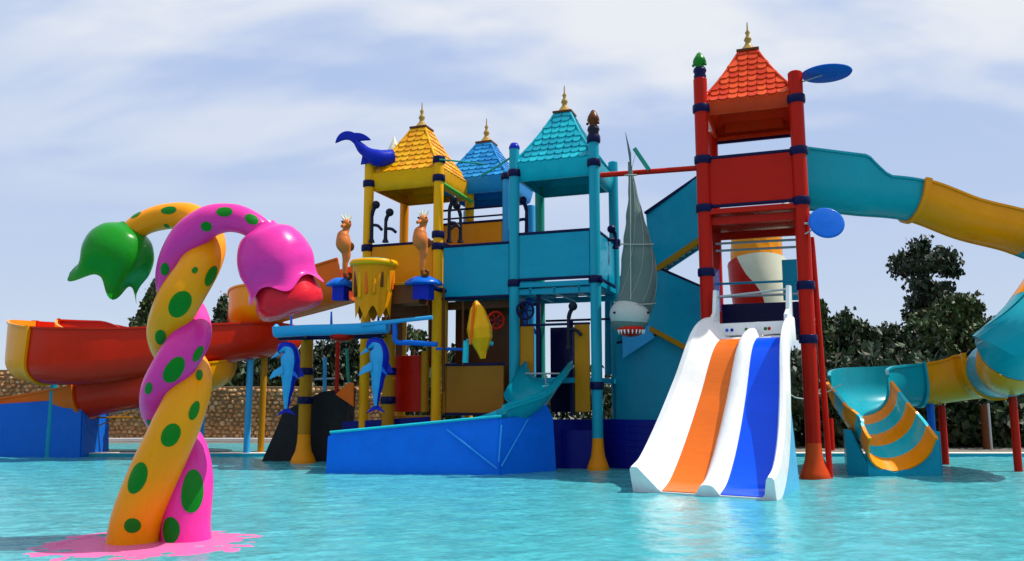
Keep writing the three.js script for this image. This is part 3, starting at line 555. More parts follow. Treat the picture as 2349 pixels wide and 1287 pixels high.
// ------------------------------------------------------------------ left hand spiral slide
{
  const t = thing('spiral_slide', 'red and yellow open spiral slide on the left of the fountain', 'slide');
  const c = spline([[815, 690, 22.6], [720, 716, 23.0], [620, 742, 23.3], [572, 752, 24.0], [585, 785, 25.2], [625, 808, 25.4], [645, 816, 24.5], [600, 818, 23.5], [480, 838, 22.8], [300, 868, 22.2], [150, 880, 21.9], [70, 872, 22.6], [80, 868, 23.8], [170, 868, 24.6], [300, 870, 24.9], [430, 874, 24.6], [490, 882, 23.7], [465, 900, 22.8], [370, 925, 22.7], [230, 950, 23.2], [60, 978, 23.8], [-120, 1000, 24.2]]);
  const L = c.getLength();
  const tp = (px, py, lo, hi) => { let b = 0, bd = 1e9; for (let i = 0; i <= 400; i++) { const k = lerp(lo, hi, i / 400), q = proj(c.getPointAt(k)), d = Math.hypot(q[0] - px, q[1] - py); if (d < bd) { bd = d; b = k; } } return b; };
  const s1 = tp(630, 740, 0, 0.2), s2 = tp(578, 765, s1, 0.3), s3 = tp(100, 878, 0.3, 0.6), s4 = tp(100, 868, s3 + 0.02, 0.62), s5 = tp(400, 873, 0.6, 0.8), s6 = tp(450, 905, s5, 0.88), s7 = tp(205, 953, s6, 0.97), mid = lerp(s2, s3, 0.55);
  const segs = [[0, s1, M.slideOrange], [s1, s2, M.slideYellow], [s2, mid, M.slideRed], [mid, s3, M.slideRed], [s3, s4, M.slideYellow], [s4, s5, M.slideRed], [s5, s6, M.slideYellow], [s6, s7, M.slideRed], [s7, 1, M.slideOrange]];
  for (const [k0, k1, m] of segs) {
    const hAt = (k) => k < s2 ? lerp(1.15, 1.1, k / s2) : k >= s5 - 1e-6 ? 0.85 : k < s3 ? lerp(0.72, 1.45, sstep(s2, s3, k)) : k < s4 ? lerp(1.45, 1.68, sstep(s3, s4, k)) : lerp(1.68, 0.85, sstep(lerp(s4, s5, 0.4), s5, k)), h = hAt(k0), sec = (k) => trough(0.55, hAt(k), hAt(k));
    part('chute_section', sweep(c, k0 + 0.0005, k1 - 0.0005, Math.max(8, Math.ceil((k1 - k0) * L / 0.16)), sec), m, t);
    if (k0 > 0) part('flange', sweep(c, k0 - 0.05 / L, k0 + 0.05 / L, 1, trough(0.57, h + 0.02, h + 0.02, 0.09, 0.1)), m, t);
  }
  for (const [px, top, D, m, foot] of [[116, 880, 23.0, M.teal, 0], [152, 880, 23.6, M.amber, 1], [568, 815, 23.3, M.skyBlue, 0], [600, 790, 23.6, M.ochre, 0], [462, 900, 24.6, M.skyBlue, 0]]) {
    const p = at(px, 980, D); part('support_post', lathe([[0.09, Y(top, D)], [0.09, -0.3]], 16).translate(p.x, 0, p.z), m, t); if (foot) part('post_foot', footGeo(0.1).translate(p.x, 0, p.z), m, t);
  }
  part('brace_rod', [rod(at(150, 958, 23.5), at(320, 958, 23.9), 0.025), rod(at(160, 1005, 23.5), at(300, 945, 23.9), 0.02)], M.ochre, t);
  const b0 = (x, d) => at(x, 1000, d).setY(-0.3);
  part('runout_skirt', plate([b0(-160, 23.4), b0(190, 22.9), at(190, 915, 22.9), at(-160, 938, 23.4)], 0.06), M.blue, t);
  part('runout_skirt', plate([b0(190, 22.9), b0(248, 24.3), at(245, 905, 24.3), at(190, 915, 22.9)], 0.06), M.blue, t);
}

// ------------------------------------------------------------------ twisted flower fountain
{
  const t = thing('flower_fountain', 'pink and yellow spotted twisted-stem flower fountain in the foreground pool', 'fountain');
  const s = 9.25 / F;
  const Yl = new Tube([[303, 1262, 9.35], [312, 1200, 9.32], [352, 1090, 9.22], [400, 985, 9.2], [432, 905, 9.32], [438, 855, 9.55], [418, 825, 9.72], [392, 795, 9.6], [386, 755, 9.38], [410, 690, 9.18], [450, 625, 9.22], [474, 575, 9.4], [470, 530, 9.62], [440, 500, 9.74], [385, 496, 9.8], [325, 515, 9.82], [290, 545, 9.82]].map((p) => at(p[0], p[1], p[2] + 0.28)), [58, 57, 56, 54, 50, 46, 45, 46, 48, 50, 47, 44, 40, 36, 33, 30, 28].map((v) => v * s));
  const Pk = new Tube([[428, 1262, 9.5], [426, 1200, 9.5], [434, 1110, 9.52], [428, 1040, 9.66], [398, 985, 9.76], [368, 940, 9.6], [372, 890, 9.34], [405, 830, 9.2], [437, 775, 9.34], [436, 725, 9.62], [412, 690, 9.68], [399, 650, 9.55], [406, 600, 9.38], [434, 545, 9.22], [480, 508, 9.15], [535, 500, 9.15], [585, 520, 9.15], [618, 560, 9.15]].map((p) => at(p[0], p[1], p[2] + 0.28)), [56, 56, 54, 50, 46, 44, 46, 47, 46, 42, 40, 42, 43, 42, 38, 34, 31, 30].map((v) => v * s));
  part('yellow_stem', Yl.geo(200, 40), M.stemYellow, t); part('pink_stem', Pk.geo(200, 40), M.pink, t);
  for (const [x, y, a, b] of [[316, 1098, 25, 38], [304, 1203, 20, 22], [390, 998, 22, 24], [446, 940, 13, 20], [456, 860, 9, 14], [413, 697, 26, 26], [486, 630, 18, 23], [368, 775, 14, 22], [446, 615, 7, 7], [390, 482, 12, 24], [312, 493, 10, 13], [383, 520, 9, 9]]) part('spot', Yl.spot(x, y, a * s * 0.9, b * s * 0.9), M.spot, t);
  for (const [x, y, a, b] of [[444, 1127, 28, 42], [390, 1212, 26, 32], [395, 852, 22, 22], [340, 890, 12, 16], [346, 972, 12, 16], [458, 808, 14, 17], [375, 618, 13, 18], [516, 487, 14, 20], [577, 503, 14, 17], [473, 522, 14, 14]]) part('spot', Pk.spot(x, y, a * s * 0.9, b * s * 0.9), M.spot, t);
  const spl = (prof) => prof.c ??= new THREE.SplineCurve(prof.map((p) => new THREE.Vector2(...p)));
  const bell = (prof, nP, drop, flare) => gridGeo(72, 40, (u, v) => {
    const a = u * Math.PI * 2, pp = spl(prof).getPoint(v); let r = Math.max(0, pp.x), y = pp.y;
    const w = Math.pow(v, 3), lobe = Math.pow(0.5 + 0.5 * Math.cos(nP * a), 1.3); r *= 1 + w * (lobe - 0.5) * flare; y -= w * lobe * drop; r *= 1 + 0.018 * Math.sin(Math.PI * v) * (Math.abs(Math.cos(nP * a / 2)) - 0.6);
    return V3(Math.cos(a) * r, y, Math.sin(a) * r);
  });
  const place = (g, p, tilt, turn) => g.applyMatrix4(new THREE.Matrix4().makeRotationFromEuler(new THREE.Euler(turn, 0, tilt))).translate(p.x, p.y, p.z);
  const ph = at(606, 524, 9.43);
  part('pink_flower', place(bell([[0.14, 0.05], [0.17, 0.0], [0.31, -0.08], [0.40, -0.25], [0.43, -0.42], [0.40, -0.57], [0.40, -0.65], [0.43, -0.69]], 5, 0.13, 0.08), ph, 0.34, 0.12), M.pink, t);
  part('flower_mouth', place(bell([[0.30, -0.5], [0.33, -0.64], [0.37, -0.80], [0.385, -0.92], [0.33, -1.02], [0.15, -1.04], [0.0, -1.0]], 5, 0.03, 0.06).rotateY(0.6), ph, 0.34, 0.12), M.mouthRed, t);
  const gh = at(300, 522, 10.1);
  part('green_flower', place(bell([[0.12, 0.03], [0.16, 0.0], [0.30, -0.08], [0.40, -0.24], [0.42, -0.42], [0.38, -0.55], [0.37, -0.62], [0.40, -0.66]], 5, 0.20, 0.26).rotateY(0.5), gh, -0.42, 0.05), M.leafGreen, t);
  part('flower_lining', place(bell([[0.30, -0.3], [0.35, -0.45], [0.34, -0.56], [0.2, -0.5], [0.0, -0.45]], 5, 0, 0), gh, -0.42, 0.05), M.leafGreen, t);
  const b = at(345, 1232, 9.6); b.y = 0;
  part('base_disc', lathe([[0, 0.008], [0.8, 0.003], [1.15, -0.003], [1.32, -0.014], [1.32, -0.1]], 72).translate(b.x, 0, b.z), M.discPink, t);
}

// ------------------------------------------------------------------ bucket, seahorses, water channel, dolphins, cannons
{
  const D = 19.6, c = at(857, 655, D), t = thing('dump_bucket', 'yellow dripping bucket between two seahorses on the yellow tower', 'bucket', c), s = D / F * 0.98;
  part('bucket_body', gridGeo(60, 24, (u, v) => { const a = u * Math.PI * 2, dr = Math.pow(v, 4) * (0.5 + 0.5 * Math.sin(7 * a + 1)) * 0.3, r = lerp(0.52, 0.40, v) * (1 + 0.05 * Math.sin(12 * a) * v); return V3(Math.cos(a) * r, 0.5 - v * 1.02 - dr, Math.sin(a) * r); }), M.amber, t);
  part('bucket_lining', lathe([[0.5, 0.49], [0.38, -0.35], [0, -0.35]], 30), M.ochre, t);
  part('bucket_rim', lathe([[0.48, 0.44], [0.56, 0.45], [0.58, 0.52], [0.55, 0.58], [0.48, 0.59], [0.47, 0.5]], 40), M.yellow, t);
  part('bucket_top', lathe([[0.0, 0.64], [0.4, 0.62], [0.5, 0.585], [0.5, 0.56]], 40), M.pipeGreen, t);
  for (let i = 0; i < 16; i++) { const a = i / 16 * 6.283 + 0.2, g = new THREE.CapsuleGeometry(0.04, rr(0.25, 0.65), 4, 8).translate(Math.cos(a) * 0.46, rr(-0.05, 0.15), Math.sin(a) * 0.46); part('drip', g, [M.slideOrange, M.yellow, M.brown, M.amber][i % 4], t); }
}
function platform(px, py, D, w, label) {
  const p = at(px, py, D), t = thing('blue_platform', label, 'platform', p, TURN);
  part('platform_cap', lathe([[0, 0.12], [w * 0.5, 0.1], [w * 0.85, 0.02], [w, -0.06], [w * 0.96, -0.1], [0, -0.1]], 6), M.blue, t);
  part('platform_stem', box(w * 0.9, 0.35, w * 0.7, 0, -0.27, 0), M.deepBlue, t);
  part('platform_arm', rod(V3(0, -0.1, 0), V3(0.2, -0.15, -1.3), 0.06), M.navy, t);
}
platform(782, 648, 19.9, 0.36, 'blue platform under the left seahorse');
platform(972, 645, 19.5, 0.46, 'blue platform under the right seahorse');
function seahorse(px, py, D, s, turn, label) {
  const p = at(px, py, D), t = thing('seahorse_statue', label, 'statue', p, turn); t.scale.setScalar(s);
  const b = new Tube([V3(0.02, 0.12, 0), V3(0.03, 0.35, 0), V3(0.05, 0.6, 0.0), V3(-0.02, 0.85, 0.06), V3(-0.03, 1.05, 0.03), V3(0.02, 1.2, 0), V3(0.04, 1.32, 0)], [0.05, 0.07, 0.11, 0.19, 0.16, 0.085, 0.1]);
  part('body', b.geo(60, 24), M.orangeSkin, t);
  part('tail_curl', pipe([V3(0.02, 0.15, 0), V3(0.05, 0.02, 0.03), V3(0.14, -0.01, 0.05), V3(0.17, 0.08, 0.05), V3(0.12, 0.12, 0.05)], 0.042), M.brown, t);
  part('head', [ball(0.12, 0.04, 1.36, 0.02, 1, 1, 1.1), rod(V3(0.02, 1.34, 0.05), V3(-0.06, 1.25, 0.25), 0.05, 12, 0.04)], M.orangeSkin, t);
  part('crest', [0, 1, 2, 3].map((i) => new THREE.ConeGeometry(0.06, 0.26, 8).rotateZ(0.6 - i * 0.4).translate(-0.04 + i * 0.05, 1.53 - Math.abs(i - 1.5) * 0.02, 0)), M.cream, t);
  part('belly', ball(0.15, -0.03, 0.86, 0.1, 0.8, 1.3, 0.8), M.amber, t);
  part('back_fin', ball(0.1, 0.14, 0.8, -0.05, 1, 1.2, 0.3), M.brown, t);
  for (const x of [-0.07, 0.12]) part('eye', ball(0.025, x, 1.4, 0.1), M.black, t);
}
seahorse(788, 638, 19.8, 0.98, 0.15, 'orange seahorse statue left of the dripping bucket');
seahorse(966, 632, 19.3, 0.98, -0.1, 'orange seahorse statue right of the dripping bucket');
{
  const t = thing('water_channel', 'light blue water channel running above the hanging dolphins', 'channel');
  const c = spline([[632, 772, 19.9], [700, 768, 19.8], [780, 766, 19.7], [890, 762, 19.5]]);
  part('gutter', sweep(c, 0, 1, 20, trough(0.16, 0.22, 0.22, 0.03, 0.03)), M.skyBlue, t);
  part('end_cap', ball(0.17, ...at(634, 758, 19.9).toArray(), 0.5, 0.9, 1), M.skyBlue, t);
  part('spray_bar', rod(at(830, 745, 19.4), at(992, 728, 19.2), 0.05), M.skyBlue, t);
  part('feed_pipe', pipe([at(905, 738, 19.35), at(906, 760, 19.35), at(908, 783, 19.35), at(940, 786, 19.3), at(1003, 790, 19.2)], 0.06), M.blue, t);
  for (const x of [668, 760, 868]) part('nozzle', rod(at(x, 752, 19.7), at(x, 715, 19.7), 0.035, 12, 0.02), M.blue, t);
  part('bowl', ball(0.3, ...at(785, 772, 19.9).toArray(), 1, 0.45, 1), M.red, t);
  part('hanger', [rod(at(640, 775, 20.6), at(880, 770, 20.3), 0.07), rod(at(700, 775, 20.9), at(700, 765, 19.8), 0.06), rod(at(880, 770, 20.6), at(880, 762, 19.5), 0.06)], M.navy, t);
}
{
  const mkd = (px, py, D, label, turn) => {
    const p = at(px, py, D), t = thing('dolphin_statue', label, 'dolphin', p, turn, 'hanging dolphins');
    const b = new Tube([V3(-0.12, 0.62, 0.1), V3(-0.02, 0.72, 0.05), V3(0.1, 0.66, 0), V3(0.15, 0.45, 0), V3(0.14, 0.15, 0), V3(0.12, -0.2, 0), V3(0.10, -0.5, 0), V3(0.1, -0.72, 0.02)], [0.05, 0.14, 0.2, 0.23, 0.2, 0.14, 0.085, 0.05]);
    let best = 0, bx = -9; for (let j = 0; j < 48; j++) { const a = j / 48 * Math.PI * 2, q = b.surf(0.45, a); if (q.x - q.z * 0.5 > bx) { bx = q.x - q.z * 0.5; best = a; } }
    part('back', b.geo(60, 20, best - 1.55, best + 1.55), M.deepBlue, t); part('belly', b.geo(60, 20, best + 1.55, best + Math.PI * 2 - 1.55), M.skyBlue, t);
    part('beak', new THREE.ConeGeometry(0.06, 0.24, 12).rotateZ(2.2).translate(-0.2, 0.52, 0.12), M.skyBlue, t);
    part('flipper', plate([V3(0.0, 0.3, 0.16), V3(0.02, 0.12, 0.18), V3(-0.28, -0.02, 0.25), V3(-0.2, 0.16, 0.2)], 0.03), M.skyBlue, t);
    part('flipper', plate([V3(0.2, 0.28, 0.1), V3(0.22, 0.1, 0.12), V3(0.4, -0.02, 0.2)], 0.03), M.blue, t);
    part('dorsal_fin', plate([V3(0.33, 0.35, -0.06), V3(0.3, 0.05, -0.05), V3(0.46, 0.05, -0.1)], 0.03), M.deepBlue, t);
    part('fluke', plate([V3(0.1, -0.66, 0), V3(0.32, -0.86, 0.05), V3(0.1, -0.78, 0.03), V3(-0.12, -0.88, 0.05)], 0.03), M.deepBlue, t);
  };
  mkd(650, 868, 19.8, 'left of two blue dolphins hanging below the water channel', 0.1);
  mkd(855, 860, 19.4, 'right of two blue dolphins hanging below the water channel', -0.05);
}
{ // blue tail rising from the corner of the yellow roof
  const D = 20.9, t = thing('dolphin_tail', 'deep blue dolphin tail curling above the yellow roof corner', 'statue');
  part('tail_body', new Tube([[900, 360, D + 0.2], [865, 362, D], [835, 345, D], [815, 322, D], [808, 312, D]].map((p) => at(...p)), [0.20, 0.22, 0.14, 0.08, 0.05]).geo(50, 20), M.deepBlue, t);
  const s = new THREE.Shape(); s.moveTo(0, -0.1); s.bezierCurveTo(-0.12, 0.0, -0.25, -0.02, -0.44, -0.16); s.bezierCurveTo(-0.4, 0.12, -0.2, 0.2, 0, 0.12); s.bezierCurveTo(0.18, 0.16, 0.3, 0.1, 0.42, 0.02); s.bezierCurveTo(0.3, 0.0, 0.14, -0.02, 0, -0.1);
  const p = at(812, 318, D); part('fluke', new THREE.ExtrudeGeometry(s, { depth: 0.06, bevelEnabled: true, bevelSize: 0.02, bevelThickness: 0.02, bevelSegments: 2 }).rotateZ(-0.12).translate(p.x, p.y, p.z), M.deepBlue, t);
  part('dorsal_fin', plate([at(835, 340, D), at(870, 352, D), at(850, 372, D), at(828, 376, D)], 0.06), M.deepBlue, t);
}
function cannon(px, pyTop, pyBase, D, dirx, label, mat = M.dark) {
  const h = Y(pyTop, D) - Y(pyBase, D), p = at(px, pyBase, D), t = thing('water_cannon', label, 'water cannon', p);
  part('stand', lathe([[0.04, h * 0.75], [0.05, 0.1], [0.09, 0]], 14), mat, t);
  part('ball_head', ball(0.105, dirx * 0.1, h * 0.97, 0.04), mat, t);
  part('curved_arm', pipe([V3(0, h * 0.7, 0), V3(dirx * 0.03, h * 0.82, 0.02), V3(dirx * 0.1, h * 0.95, 0.04)], 0.05, 12), mat, t);
  part('side_arm', pipe([V3(0, h * 0.45, 0), V3(dirx * 0.16, h * 0.42, 0.06), V3(dirx * 0.28, h * 0.3, 0.12)], 0.04, 12), mat, t);
}
cannon(852, 468, 556, 20.9, 1, 'dark water cannon leftmost on the yellow tower front rail');
cannon(884, 486, 556, 20.8, 1, 'dark water cannon second from left on the yellow tower');
cannon(1030, 455, 556, 20.6, 1, 'dark water cannon right of the yellow tower corner post');
cannon(1056, 470, 556, 21.4, -1, 'dark water cannon between yellow tower and amber panel');
cannon(1208, 458, 540, 20.2, -1, 'navy water cannon inside teal tower beside its left post', M.navy);
cannon(1305, 700, 800, 19.1, 1, 'dark water cannon on the lower rail of teal tower');
cannon(1205, 690, 800, 20.2, 1, 'blue water cannon under the left side of teal tower', M.blue);
cannon(1412, 525, 570, 20.2, -1, 'small navy water cannon behind the shark', M.navy);
{ // yellow faceted scoop
  const p = at(1100, 757, 19.0), t = thing('yellow_scoop', 'tilted yellow faceted tipping scoop left of teal tower', 'scoop', p);
  const g = lathe([[0.03, 0.68], [0.17, 0.5], [0.3, 0.05], [0.28, -0.2], [0.12, -0.5], [0.06, -0.66], [0, -0.66]], 7).toNonIndexed(); g.computeVertexNormals();
  part('scoop_body', g.rotateZ(0.12), M.yellow, t);
  part('scoop_edge', rod(V3(-0.12, 0.6, 0.2), V3(-0.2, -0.35, 0.26), 0.03), M.slideOrange, t);
  part('scoop_bracket', [rod(V3(-0.3, -0.25, 0), V3(0.3, -0.3, -0.2), 0.05), rod(V3(-0.3, -0.25, 0), V3(-0.32, -0.75, 0), 0.07)], M.aqua, t);
}
{
  single('spray_pipe', 'thin green pipe from the yellow tower post toward the blue roof', 'pipe', pipe([at(1008, 366, 20.2), at(1060, 371, 20.3), at(1112, 377, 20.4)], 0.022), M.pipeGreen);
  single('spray_pipe', 'thin green pipe sloping from teal tower post over the blue roof', 'pipe', pipe([at(1102, 404, 20), at(1140, 382, 19.8), at(1180, 356, 19.6)], 0.026), M.pipeGreen);
}
{ // small fittings under the decks
  const w = (px, py, D, R, mat, label) => { const p = at(px, py, D), t = thing('hand_wheel', label, 'wheel', p, 0.3); part('rim', new THREE.TorusGeometry(R, 0.03, 10, 28), mat, t); for (let i = 0; i < 3; i++) part('spoke', rod(V3(Math.cos(i * 1.047) * R, Math.sin(i * 1.047) * R, 0), V3(-Math.cos(i * 1.047) * R, -Math.sin(i * 1.047) * R, 0), 0.016), mat, t); part('axle', rod(V3(0, 0, -0.5), V3(0, 0, 0.05), 0.035), M.navy, t); };
  w(1205, 712, 19.3, 0.2, M.navy, 'dark hand wheel on the left post of the teal tower');
  w(1138, 735, 19.9, 0.2, M.red, 'red hand wheel between yellow scoop and teal tower');
  const cr = thing('brown_hopper', 'brown hopper hanging below the right seahorse platform', 'hopper', at(945, 678, 20.0), TURN);
  part('hopper_body', plate([V3(-0.42, -0.25, 0), V3(0.42, -0.25, 0), V3(0.48, 0.2, 0), V3(-0.48, 0.2, 0)], 0.5), M.brown, cr); part('hopper_rim', box(1.02, 0.06, 0.58, 0, 0.22, 0.25), M.ochre, cr);
  const pp = thing('pipe_stack', 'thin dark vertical pipes under the teal bridge', 'pipes');
  for (const [x, a, b, D] of [[1062, 690, 838, 20.2], [1018, 660, 900, 19.9], [985, 700, 820, 20.6]]) part('pipe', rod(at(x, a, D), at(x, b, D), 0.03), M.brown, pp);
  part('cross_pipe', rod(at(1000, 800, 20), at(1075, 802, 19.9), 0.035), M.blue, pp);
}
{ // things half seen under the towers
  const D = 20.4, t = thing('shade_ramp', 'added dark ramp standing in for shade under the frame behind the flared yellow pillar', 'ramp');
  part('ramp_face', plate([at(600, 1000, 21.6).setY(-0.1), at(790, 1000, 21.2).setY(-0.1), at(800, 890, 21.2), at(740, 900, 21.4), at(655, 945, 21.6)], -0.5), M.shadeBlack, t);  // near-black face carries the deep shade under the frame in its colour
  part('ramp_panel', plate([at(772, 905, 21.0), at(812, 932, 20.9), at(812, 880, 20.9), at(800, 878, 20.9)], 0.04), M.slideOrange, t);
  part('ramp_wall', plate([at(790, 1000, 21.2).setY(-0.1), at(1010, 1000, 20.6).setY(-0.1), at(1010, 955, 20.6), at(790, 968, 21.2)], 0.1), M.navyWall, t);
  const c = thing('striped_pole', 'thin red and pale blue poles under the water channel', 'pole');
  part('red_pole', rod(at(775, 780, 21.3), at(772, 900, 21.3), 0.05), M.red, c); part('pale_pole', rod(at(745, 820, 21.4), at(745, 905, 21.4), 0.05), M.skyBlue, c); part('cross_arm', rod(at(722, 870, 21.4), at(768, 868, 21.4), 0.025), M.grey, c);
  part('pale_pole', rod(at(795, 800, 21.4), at(800, 880, 21.4), 0.04), M.pipeGreen, c);
}
{ // red and cream tube slide behind the red tower
  const t = thing('striped_tube', 'red and cream tube slide seen behind the red tower', 'slide');
  const c = spline([[1735, 520, 23.6], [1735, 585, 23.4], [1742, 650, 23.2], [1760, 740, 23]]);
  const ring = (r0, a0, a1) => { const q = []; for (let i = 0; i <= 12; i++) { const a = lerp(a0, a1, i / 12); q.push([Math.cos(a) * r0, Math.sin(a) * r0]); } for (let i = 12; i >= 0; i--) { const a = lerp(a0, a1, i / 12); q.push([Math.cos(a) * (r0 - 0.05), Math.sin(a) * (r0 - 0.05)]); } return q; };
  part('tube_top', sweep(c, 0, 0.38, 10, ring(0.72, 0, 6.28)), M.amber, t);
  const R = 0.82; part('tube_stripe', sweep(c, 0.4, 1, 16, ring(R, Math.PI * 0.22, Math.PI * 1.22)), M.cream, t); part('tube_stripe', sweep(c, 0.4, 1, 16, ring(R, -Math.PI * 0.78, Math.PI * 0.22)), M.red, t);
}

// ------------------------------------------------------------------ trees and far things
const leafG = (() => { const g = new THREE.BufferGeometry(); g.setAttribute('position', new THREE.Float32BufferAttribute([0, 0, 0, 0.32, 0.5, 0.08, 0, 1, 0, 0, 0, 0, 0, 1, 0, -0.32, 0.5, 0.08], 3)); g.setAttribute('uv', new THREE.Float32BufferAttribute([0.5, 0, 1, 0.5, 0.5, 1, 0.5, 0, 0.5, 1, 0, 0.5], 2)); g.computeVertexNormals(); return g; })();
function leafMat(r, g, b) { const m = new THREE.MeshPhysicalMaterial({ roughness: 0.6, side: THREE.DoubleSide, vertexColors: true }); m.color.setRGB(r, g, b); return m; }
const LM = [leafMat(0.020, 0.042, 0.013), leafMat(0.034, 0.066, 0.014), leafMat(0.06, 0.10, 0.025), leafMat(0.020, 0.038, 0.020)];
const bark = paint(0.10, 0.07, 0.045, { rough: 0.95, coat: 0 });
const P3 = leafG.attributes.position, N3 = leafG.attributes.normal;
function leaves(blobs, n, size) { // blobs: [x,y,z,rx,ry,rz]
  const pos = new Float32Array(n * 18), nor = new Float32Array(n * 18), uv = new Float32Array(n * 12), col = new Float32Array(n * 18), q = new THREE.Quaternion(), v = V3(), e = new THREE.Euler();
  const wts = blobs.map((b) => b[3] * b[4] * b[5] > 0 ? Math.pow(b[3] * b[4] * b[5], 0.7) : 0), tot = wts.reduce((a, b) => a + b, 0);
  for (let i = 0; i < n; i++) {
    let w = rnd() * tot, k = 0; while (k < wts.length - 1 && (w -= wts[k]) > 0) k++; const b = blobs[k];
    const gs = () => (rnd() + rnd() + rnd() - 1.5) * 1.25; const x = gs(), y = gs(), z = gs();
    const hue = [rr(0.6, 1.7), rr(0.65, 1.4), rr(0.6, 1.2)]; const l = Math.hypot(x, y, z), f = 1, s = size * rr(0.6, 1.4); e.set(rr(-1.2, 1.2), rr(0, 6.3), rr(-1.2, 1.2)); q.setFromEuler(e);
    for (let j = 0; j < 6; j++) { v.set(P3.getX(j), P3.getY(j) - 0.4, P3.getZ(j)).multiplyScalar(s).applyQuaternion(q); pos.set([b[0] + x * f * b[3] + v.x, b[1] + y * f * b[4] + v.y, b[2] + z * f * b[5] + v.z], i * 18 + j * 3); v.set(N3.getX(j), N3.getY(j), N3.getZ(j)).applyQuaternion(q); nor.set([v.x, v.y, v.z], i * 18 + j * 3); col.set(hue, i * 18 + j * 3); uv.set([rnd(), rnd()], i * 12 + j * 2); }
  }
  const g = new THREE.BufferGeometry(); g.setAttribute('position', new THREE.BufferAttribute(pos, 3)); g.setAttribute('normal', new THREE.BufferAttribute(nor, 3)); g.setAttribute('uv', new THREE.BufferAttribute(uv, 2)); g.setAttribute('color', new THREE.BufferAttribute(col, 3)); return g;
}
function trunkGeo(h, r, lean = 0) { return new Tube([V3(0, -0.1, 0), V3(lean * 0.3, h * 0.35, 0), V3(lean * 0.8, h * 0.7, 0.1), V3(lean, h, 0)], [r * 1.3, r, r * 0.7, r * 0.25]).geo(20, 10); }
function tree(px, top, bot, wpx, D, label, kind, mat) {
  const base = at(px, 980, D).setY(0.06), h = Y(top, D) - 0.06, w = wpx / F * D / 2, y0 = Y(bot, D) - 0.06;
  const t = thing(kind === 'cone' ? 'conifer_tree' : 'broadleaf_tree', label, 'tree', base);
  part('trunk', trunkGeo(h * 0.92, 0.14 + h * 0.012, rr(-0.3, 0.3)), bark, t);
  const blobs = [];
  if (kind === 'cone') { for (let i = 0; i < 26; i++) { const k = i / 26, r = w * (1 - k) * rr(0.6, 1.0) + 0.12, a = rr(0, 6.28); blobs.push([Math.cos(a) * r * 0.45, lerp(y0, h - 0.1, k), Math.sin(a) * r * 0.45, r * 0.7, 0.35, r * 0.7]); } }
  else { const n = kind === 'tall' ? 46 : 44; for (let i = 0; i < n; i++) { const a = rr(0, 6.28), k = rnd(), ry = (h - y0) / 2, rad = Math.sqrt(1 - Math.pow(2 * k - 1, 2)) * rr(0.2, 0.92), br = Math.min(w, ry) * (kind === 'tall' ? rr(0.13, 0.27) : rr(0.14, 0.32)); blobs.push([Math.cos(a) * w * rad, y0 + lerp(br, 2 * ry - br, k), Math.sin(a) * w * rad, br * rr(0.8, 1.3), br * rr(0.7, 1), br]); const bl = blobs[blobs.length - 1]; if (i % 5 === 0) part('limb', rod(V3(0, y0 * 0.8 + 0.3, 0), V3(bl[0], bl[1], bl[2]), 0.07, 8, 0.025), bark, t); } }
  const area = w * (h - y0), n = Math.min(26000, Math.round(area * (kind === 'tall' ? 1000 : 2000)));
  part('crown', leaves(blobs, n, D / F * 13), mat, t);
  return t;
}
tree(1900, 690, 960, 80, 33, 'slim pointed conifer just right of the red tower', 'cone', LM[1]);
tree(1960, 712, 1000, 150, 34, 'dark bushy tree between the conifer and the tall tree', 'round', LM[0]);
tree(2146, 548, 760, 150, 38, 'tall dark tree rising above the right spiral slide', 'tall', LM[3]);
tree(2070, 735, 1000, 210, 36, 'dark tree behind the teal end of the right slide', 'round', LM[0]);
tree(2215, 680, 1000, 190, 35, 'bright topped dense tree at far right behind the slide', 'round', LM[1]);
tree(2330, 770, 990, 220, 37, 'dark tree at the right frame edge behind the slide', 'round', LM[0]);
tree(1850, 790, 1000, 200, 40, 'dark low tree half hidden behind the racing slide', 'round', LM[0]);
tree(2150, 735, 1000, 120, 33.5, 'olive tree directly under the tall tree', 'round', LM[1]);
tree(1935, 850, 1000, 70, 31, 'small bush beside the red tower foot', 'round', LM[1]);
tree(330, 652, 860, 110, 34, 'pointed conifer above the red slide on the left', 'cone', LM[1]);
tree(378, 690, 880, 80, 35, 'smaller conifer partly hidden by the fountain stem', 'cone', LM[0]);
tree(498, 680, 880, 90, 36, 'conifer between fountain stem and yellow slide bend', 'cone', LM[0]);
tree(640, 790, 980, 190, 36, 'dark tree behind the hanging dolphins', 'round', LM[0]);
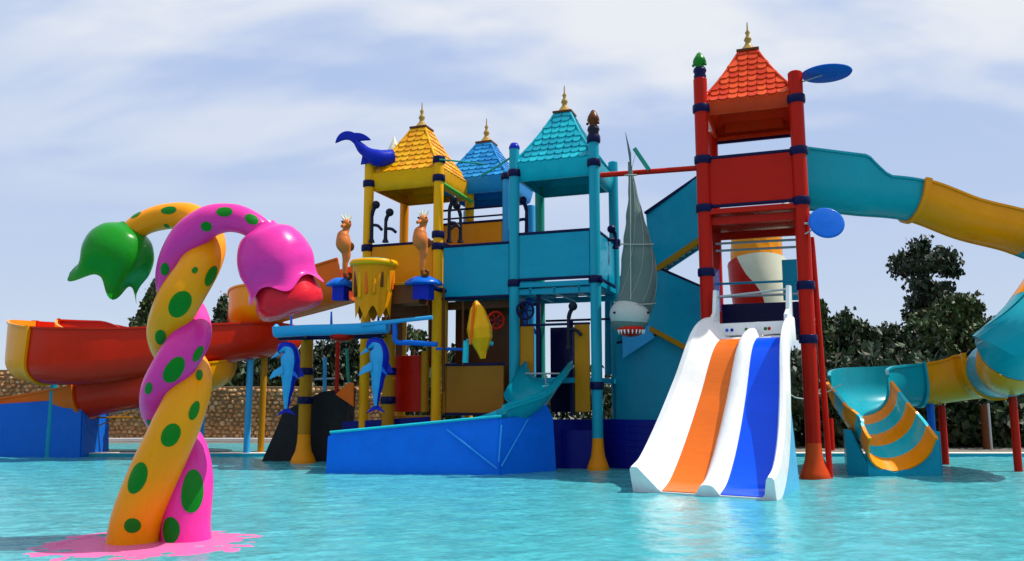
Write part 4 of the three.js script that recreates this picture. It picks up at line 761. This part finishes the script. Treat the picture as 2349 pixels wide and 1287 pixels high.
tree(790, 770, 980, 200, 37, 'dark tree behind the poles under the yellow tower', 'round', LM[3]);
tree(935, 735, 980, 150, 36, 'tree seen through the opening under the yellow tower', 'round', LM[1]);
tree(1080, 790, 980, 200, 38, 'dark tree behind the brown panel', 'round', LM[0]);
tree(1500, 850, 980, 200, 38, 'dark tree behind the lowest stair flight', 'round', LM[0]);
tree(2480, 720, 990, 260, 38, 'dark tree beyond the right edge', 'round', LM[0]);
{ // far right bank: hedge mass, posts, rope
  const hd = []; for (let i = 0; i < 60; i++) hd.push([lerp(8.2, 20, i / 60) + rr(-0.3, 0.3), rr(0.3, 2.2), -27.5 + rr(-1, 1), rr(0.6, 1.2), rr(0.5, 1.1), 0.8]);
  const m = part('hedge_foliage', leaves(hd, 14000, 0.3), LM[0], scene); m.userData = { kind: 'stuff', label: 'dark mass of shrubs along the far right bank', category: 'hedge' };
  const hl = []; for (let i = 0; i < 50; i++) hl.push([lerp(-12, 8, i / 50), rr(0.4, 1.9), -36 + rr(-1, 1), rr(0.6, 1.1), rr(0.5, 1.0), 0.8]);
  const m2 = part('hedge_foliage', leaves(hl, 11000, 0.3), LM[0], scene); m2.userData = { kind: 'stuff', label: 'dark mass of shrubs behind the towers', category: 'hedge' };
  for (const [px, top, D, r, mat, label] of [[2262, 928, 25.5, 0.12, M.brown, 'brown wooden post on the far right bank'], [2272, 925, 25, 0.03, M.grey, 'thin grey pole beside the brown post on the right bank'], [1906, 960, 25, 0.09, M.red, 'small red post behind the red tower foot']]) { const p = at(px, 990, D); single('bank_post', label, 'post', lathe([[0, Y(top, D)], [r, Y(top, D)], [r, 0.05], [r * 1.6, 0.05]], 14).translate(p.x, 0, p.z), mat); }
  single('rope', 'thin pale rope between the red tower and right spiral slide', 'rope', pipe([at(1862, 905, 17.4), at(1895, 900, 18), at(1930, 882, 19)], 0.014), M.rope);
  single('rope', 'thin pale rope from the racing slide to the red tower foot', 'rope', pipe([at(1812, 905, 15.6), at(1825, 912, 16), at(1842, 915, 16.6)], 0.014), M.rope);
}
renderer.render(scene, camera);
